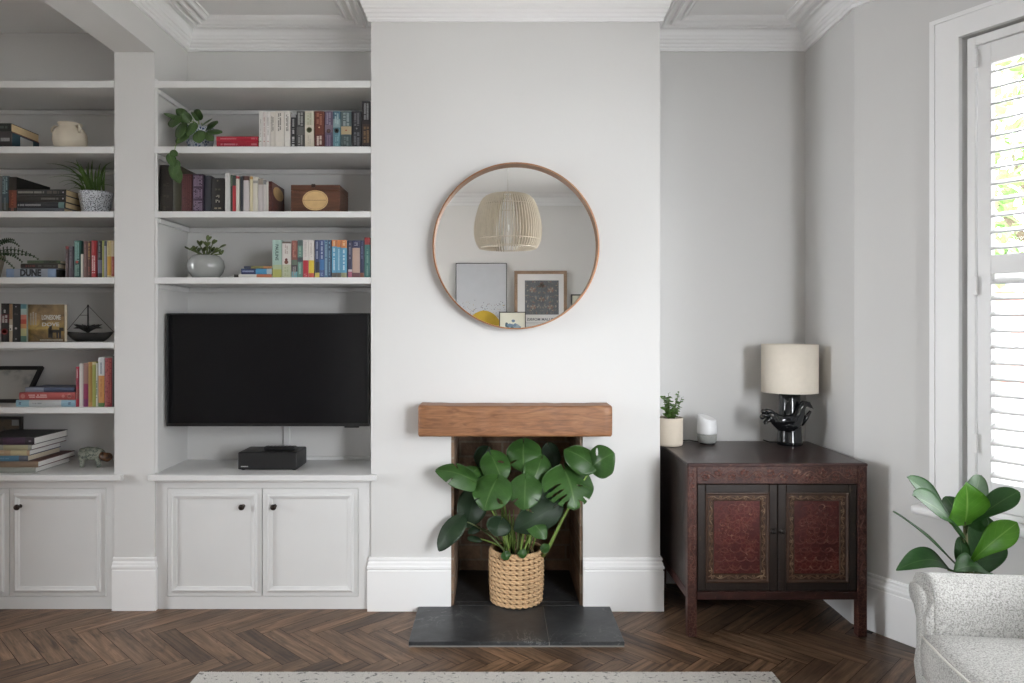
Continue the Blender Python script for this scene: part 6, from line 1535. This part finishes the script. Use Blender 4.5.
# ------------------------------------------------------------------ the street outside the bay
m = MB(); m.box((-14, -14, -.42), (22, 26, -.40)); gmat = plain('pavement', srgb(205, 203, 198), .9, .08, 2); struct(m.build('ground_outside', gmat), 'pavement outside')
EXB = brick('red_street_brick', srgb(196, 140, 120), srgb(176, 118, 100), srgb(200, 192, 182))
t = thing('terraced_house', 'red brick house across the street seen between the shutter slats', 'house', (16, 21.5, -.4))
Mh = Matrix.Translation((14.5, 20.5, -.4)) @ Matrix.Rotation(math.radians(-38), 4, 'Z')
m = MB(); m.box((-6, 0, 0), (8, 6, 2.6), M=Mh); m.build('walls', EXB, t)
m = MB(); m.prism([(-.4, 2.6), (3, 4.2), (6.4, 2.6)], -6.2, 8.2, 'x'); m.v = [Mh @ v for v in m.v]; m.build('roof', plain('roof_slates', srgb(92, 92, 98), .8, .15, 6), t)
for k in range(4):
    m = MB(); m.box((-4.6 + k * 3.2, -.06, .9), (-3.2 + k * 3.2, .02, 2.1), M=Mh, b=.02); m.build('window', SHW, t)
t = thing('street_tree', 'leafy green tree outside the tall shuttered window', 'tree', (6.6, 8.6, -.4))
m = MB(); m.tube([(6.6, 8.6, -.4), (6.62, 8.6, 1.2), (6.5, 8.7, 2.6)], [.14, .11, .07], 10)
for dx, dy, dz in ((-.9, .2, 1), (.8, -.3, .9), (.1, .8, 1.3), (-.2, -.8, 1.2)): m.tube([(6.58, 8.62, 1.9), (6.58 + dx, 8.62 + dy, 2.2 + dz)], [.06, .02], 6)
m.build('trunk', plain('tree_bark', srgb(92, 80, 66), .9, .2, 20, .5), t)
L = Leaf(); rr = random.Random(21)
for k in range(1300):
    while True:
        p = Vector((rr.uniform(-1, 1), rr.uniform(-1, 1), rr.uniform(-1, 1)))
        if .3 < p.length < 1: break
    c = Vector((6.5 + p.x * 1.7, 8.7 + p.y * 1.7, 3.3 + p.z * 1.5)); d = Vector((rr.gauss(0, 1), rr.gauss(0, 1), rr.gauss(0, 1) - .3)).normalized() * .2
    L.leaf(c, c + d, (rr.gauss(0, .5), rr.gauss(0, .5), 1), .13, sh_ovate, 0, 4, 3)
L.build('foliage', leafmat('street_tree_leaf', srgb(120, 160, 90), srgb(150, 186, 116), srgb(160, 190, 126), .7, .25), t)

# ------------------------------------------------------------------ daylight, camera
wd = bpy.data.worlds.new('overcast_sky'); SC.world = wd; wd.use_nodes = True
nt = wd.node_tree; bg = nt.nodes['Background']
tc = nt.nodes.new('ShaderNodeTexCoord'); sp = nt.nodes.new('ShaderNodeSeparateXYZ'); nt.links.new(tc.outputs['Generated'], sp.inputs[0])
cr = nt.nodes.new('ShaderNodeValToRGB'); e = cr.color_ramp.elements; e[0].position = 0; e[0].color = (*SKY_LO, 1); e[1].position = .5; e[1].color = (*SKY_HI, 1)
nt.links.new(sp.outputs['Z'], cr.inputs['Fac']); nt.links.new(cr.outputs['Color'], bg.inputs['Color'])
# thin cloud, with bright patches added where walls came out too dark
nd = nt.nodes.new('ShaderNodeVectorMath'); nd.operation = 'DOT_PRODUCT'; nt.links.new(tc.outputs['Generated'], nd.inputs[0]); nd.inputs[1].default_value = Vector(SKY_DIR).normalized()
mr1 = nt.nodes.new('ShaderNodeMapRange'); mr1.interpolation_type = 'SMOOTHSTEP'; mr1.inputs['From Min'].default_value = .72; mr1.inputs['From Max'].default_value = 1
mr1.inputs['To Min'].default_value = SKY_S; mr1.inputs['To Max'].default_value = SKY_S * SKY_BOOST
nt.links.new(nd.outputs['Value'], mr1.inputs['Value'])
nd2 = nt.nodes.new('ShaderNodeVectorMath'); nd2.operation = 'DOT_PRODUCT'; nt.links.new(tc.outputs['Generated'], nd2.inputs[0]); nd2.inputs[1].default_value = Vector(SKY_DIR2).normalized()
mr2 = nt.nodes.new('ShaderNodeMapRange'); mr2.interpolation_type = 'SMOOTHSTEP'; mr2.inputs['From Min'].default_value = .25; mr2.inputs['From Max'].default_value = 1
mr2.inputs['To Min'].default_value = 0; mr2.inputs['To Max'].default_value = SKY_S * (SKY_BOOST2 - 1)
nt.links.new(nd2.outputs['Value'], mr2.inputs['Value']); ad2 = nt.nodes.new('ShaderNodeMath'); nt.links.new(mr1.outputs[0], ad2.inputs[0]); nt.links.new(mr2.outputs[0], ad2.inputs[1])
nd3 = nt.nodes.new('ShaderNodeVectorMath'); nd3.operation = 'DOT_PRODUCT'; nt.links.new(tc.outputs['Generated'], nd3.inputs[0]); nd3.inputs[1].default_value = Vector(SKY_DIR3).normalized()
mr3 = nt.nodes.new('ShaderNodeMapRange'); mr3.interpolation_type = 'SMOOTHSTEP'; mr3.inputs['From Min'].default_value = .5; mr3.inputs['From Max'].default_value = 1
mr3.inputs['To Min'].default_value = 0; mr3.inputs['To Max'].default_value = SKY_S * (SKY_BOOST3 - 1)
nt.links.new(nd3.outputs['Value'], mr3.inputs['Value']); ad3 = nt.nodes.new('ShaderNodeMath'); nt.links.new(ad2.outputs[0], ad3.inputs[0]); nt.links.new(mr3.outputs[0], ad3.inputs[1])
nt.links.new(ad3.outputs[0], bg.inputs['Strength'])
def portal(name, M, u0, u1, z0, z1):
    l = bpy.data.lights.new(name, 'AREA'); l.shape = 'RECTANGLE'; l.size = (u1 - u0); l.size_y = (z1 - z0); l.cycles.is_portal = True
    o = bpy.data.objects.new(name, l); COL.objects.link(o)
    # light looks along its -Z: turn it to face into the room (local -y)
    o.matrix_world = M @ Matrix.Translation(((u0 + u1) / 2, WT + .03, (z0 + z1) / 2)) @ Matrix.Rotation(-PI / 2, 4, 'X')
portal('bay_daylight', MC, U0, U1, WZ0, WZ1); portal('front_daylight', MF, .1, LF - .1, WZ0, WZ1); portal('near_daylight', MN, .1, BLEN - .1, WZ0, WZ1); portal('added_window_daylight', MLW, 0, 1.35, .3, 2.3)  # the last portal serves the added dining room window

cam = bpy.data.cameras.new('camera'); co = bpy.data.objects.new('camera', cam); COL.objects.link(co)
co.location = (0, 0, EYE); co.rotation_euler = (PI / 2, 0, 0)
cam.sensor_width = 36; cam.lens = F / 1024 * 36; cam.shift_x = (512 - CX) / 1024; cam.shift_y = -(341.5 - CY) / 1024; cam.clip_start = .05
SC.camera = co
vs = SC.view_settings; vs.view_transform = 'Standard'; vs.look = 'None'; vs.gamma = 1; vs.use_curve_mapping = False; vs.exposure = EXPO
SC.cycles.max_bounces = 10; SC.cycles.diffuse_bounces = 7; SC.cycles.glossy_bounces = 4; SC.cycles.transmission_bounces = 6; SC.cycles.transparent_max_bounces = 6
SC.cycles.caustics_reflective = False; SC.cycles.caustics_refractive = False; SC.cycles.sample_clamp_indirect = 4
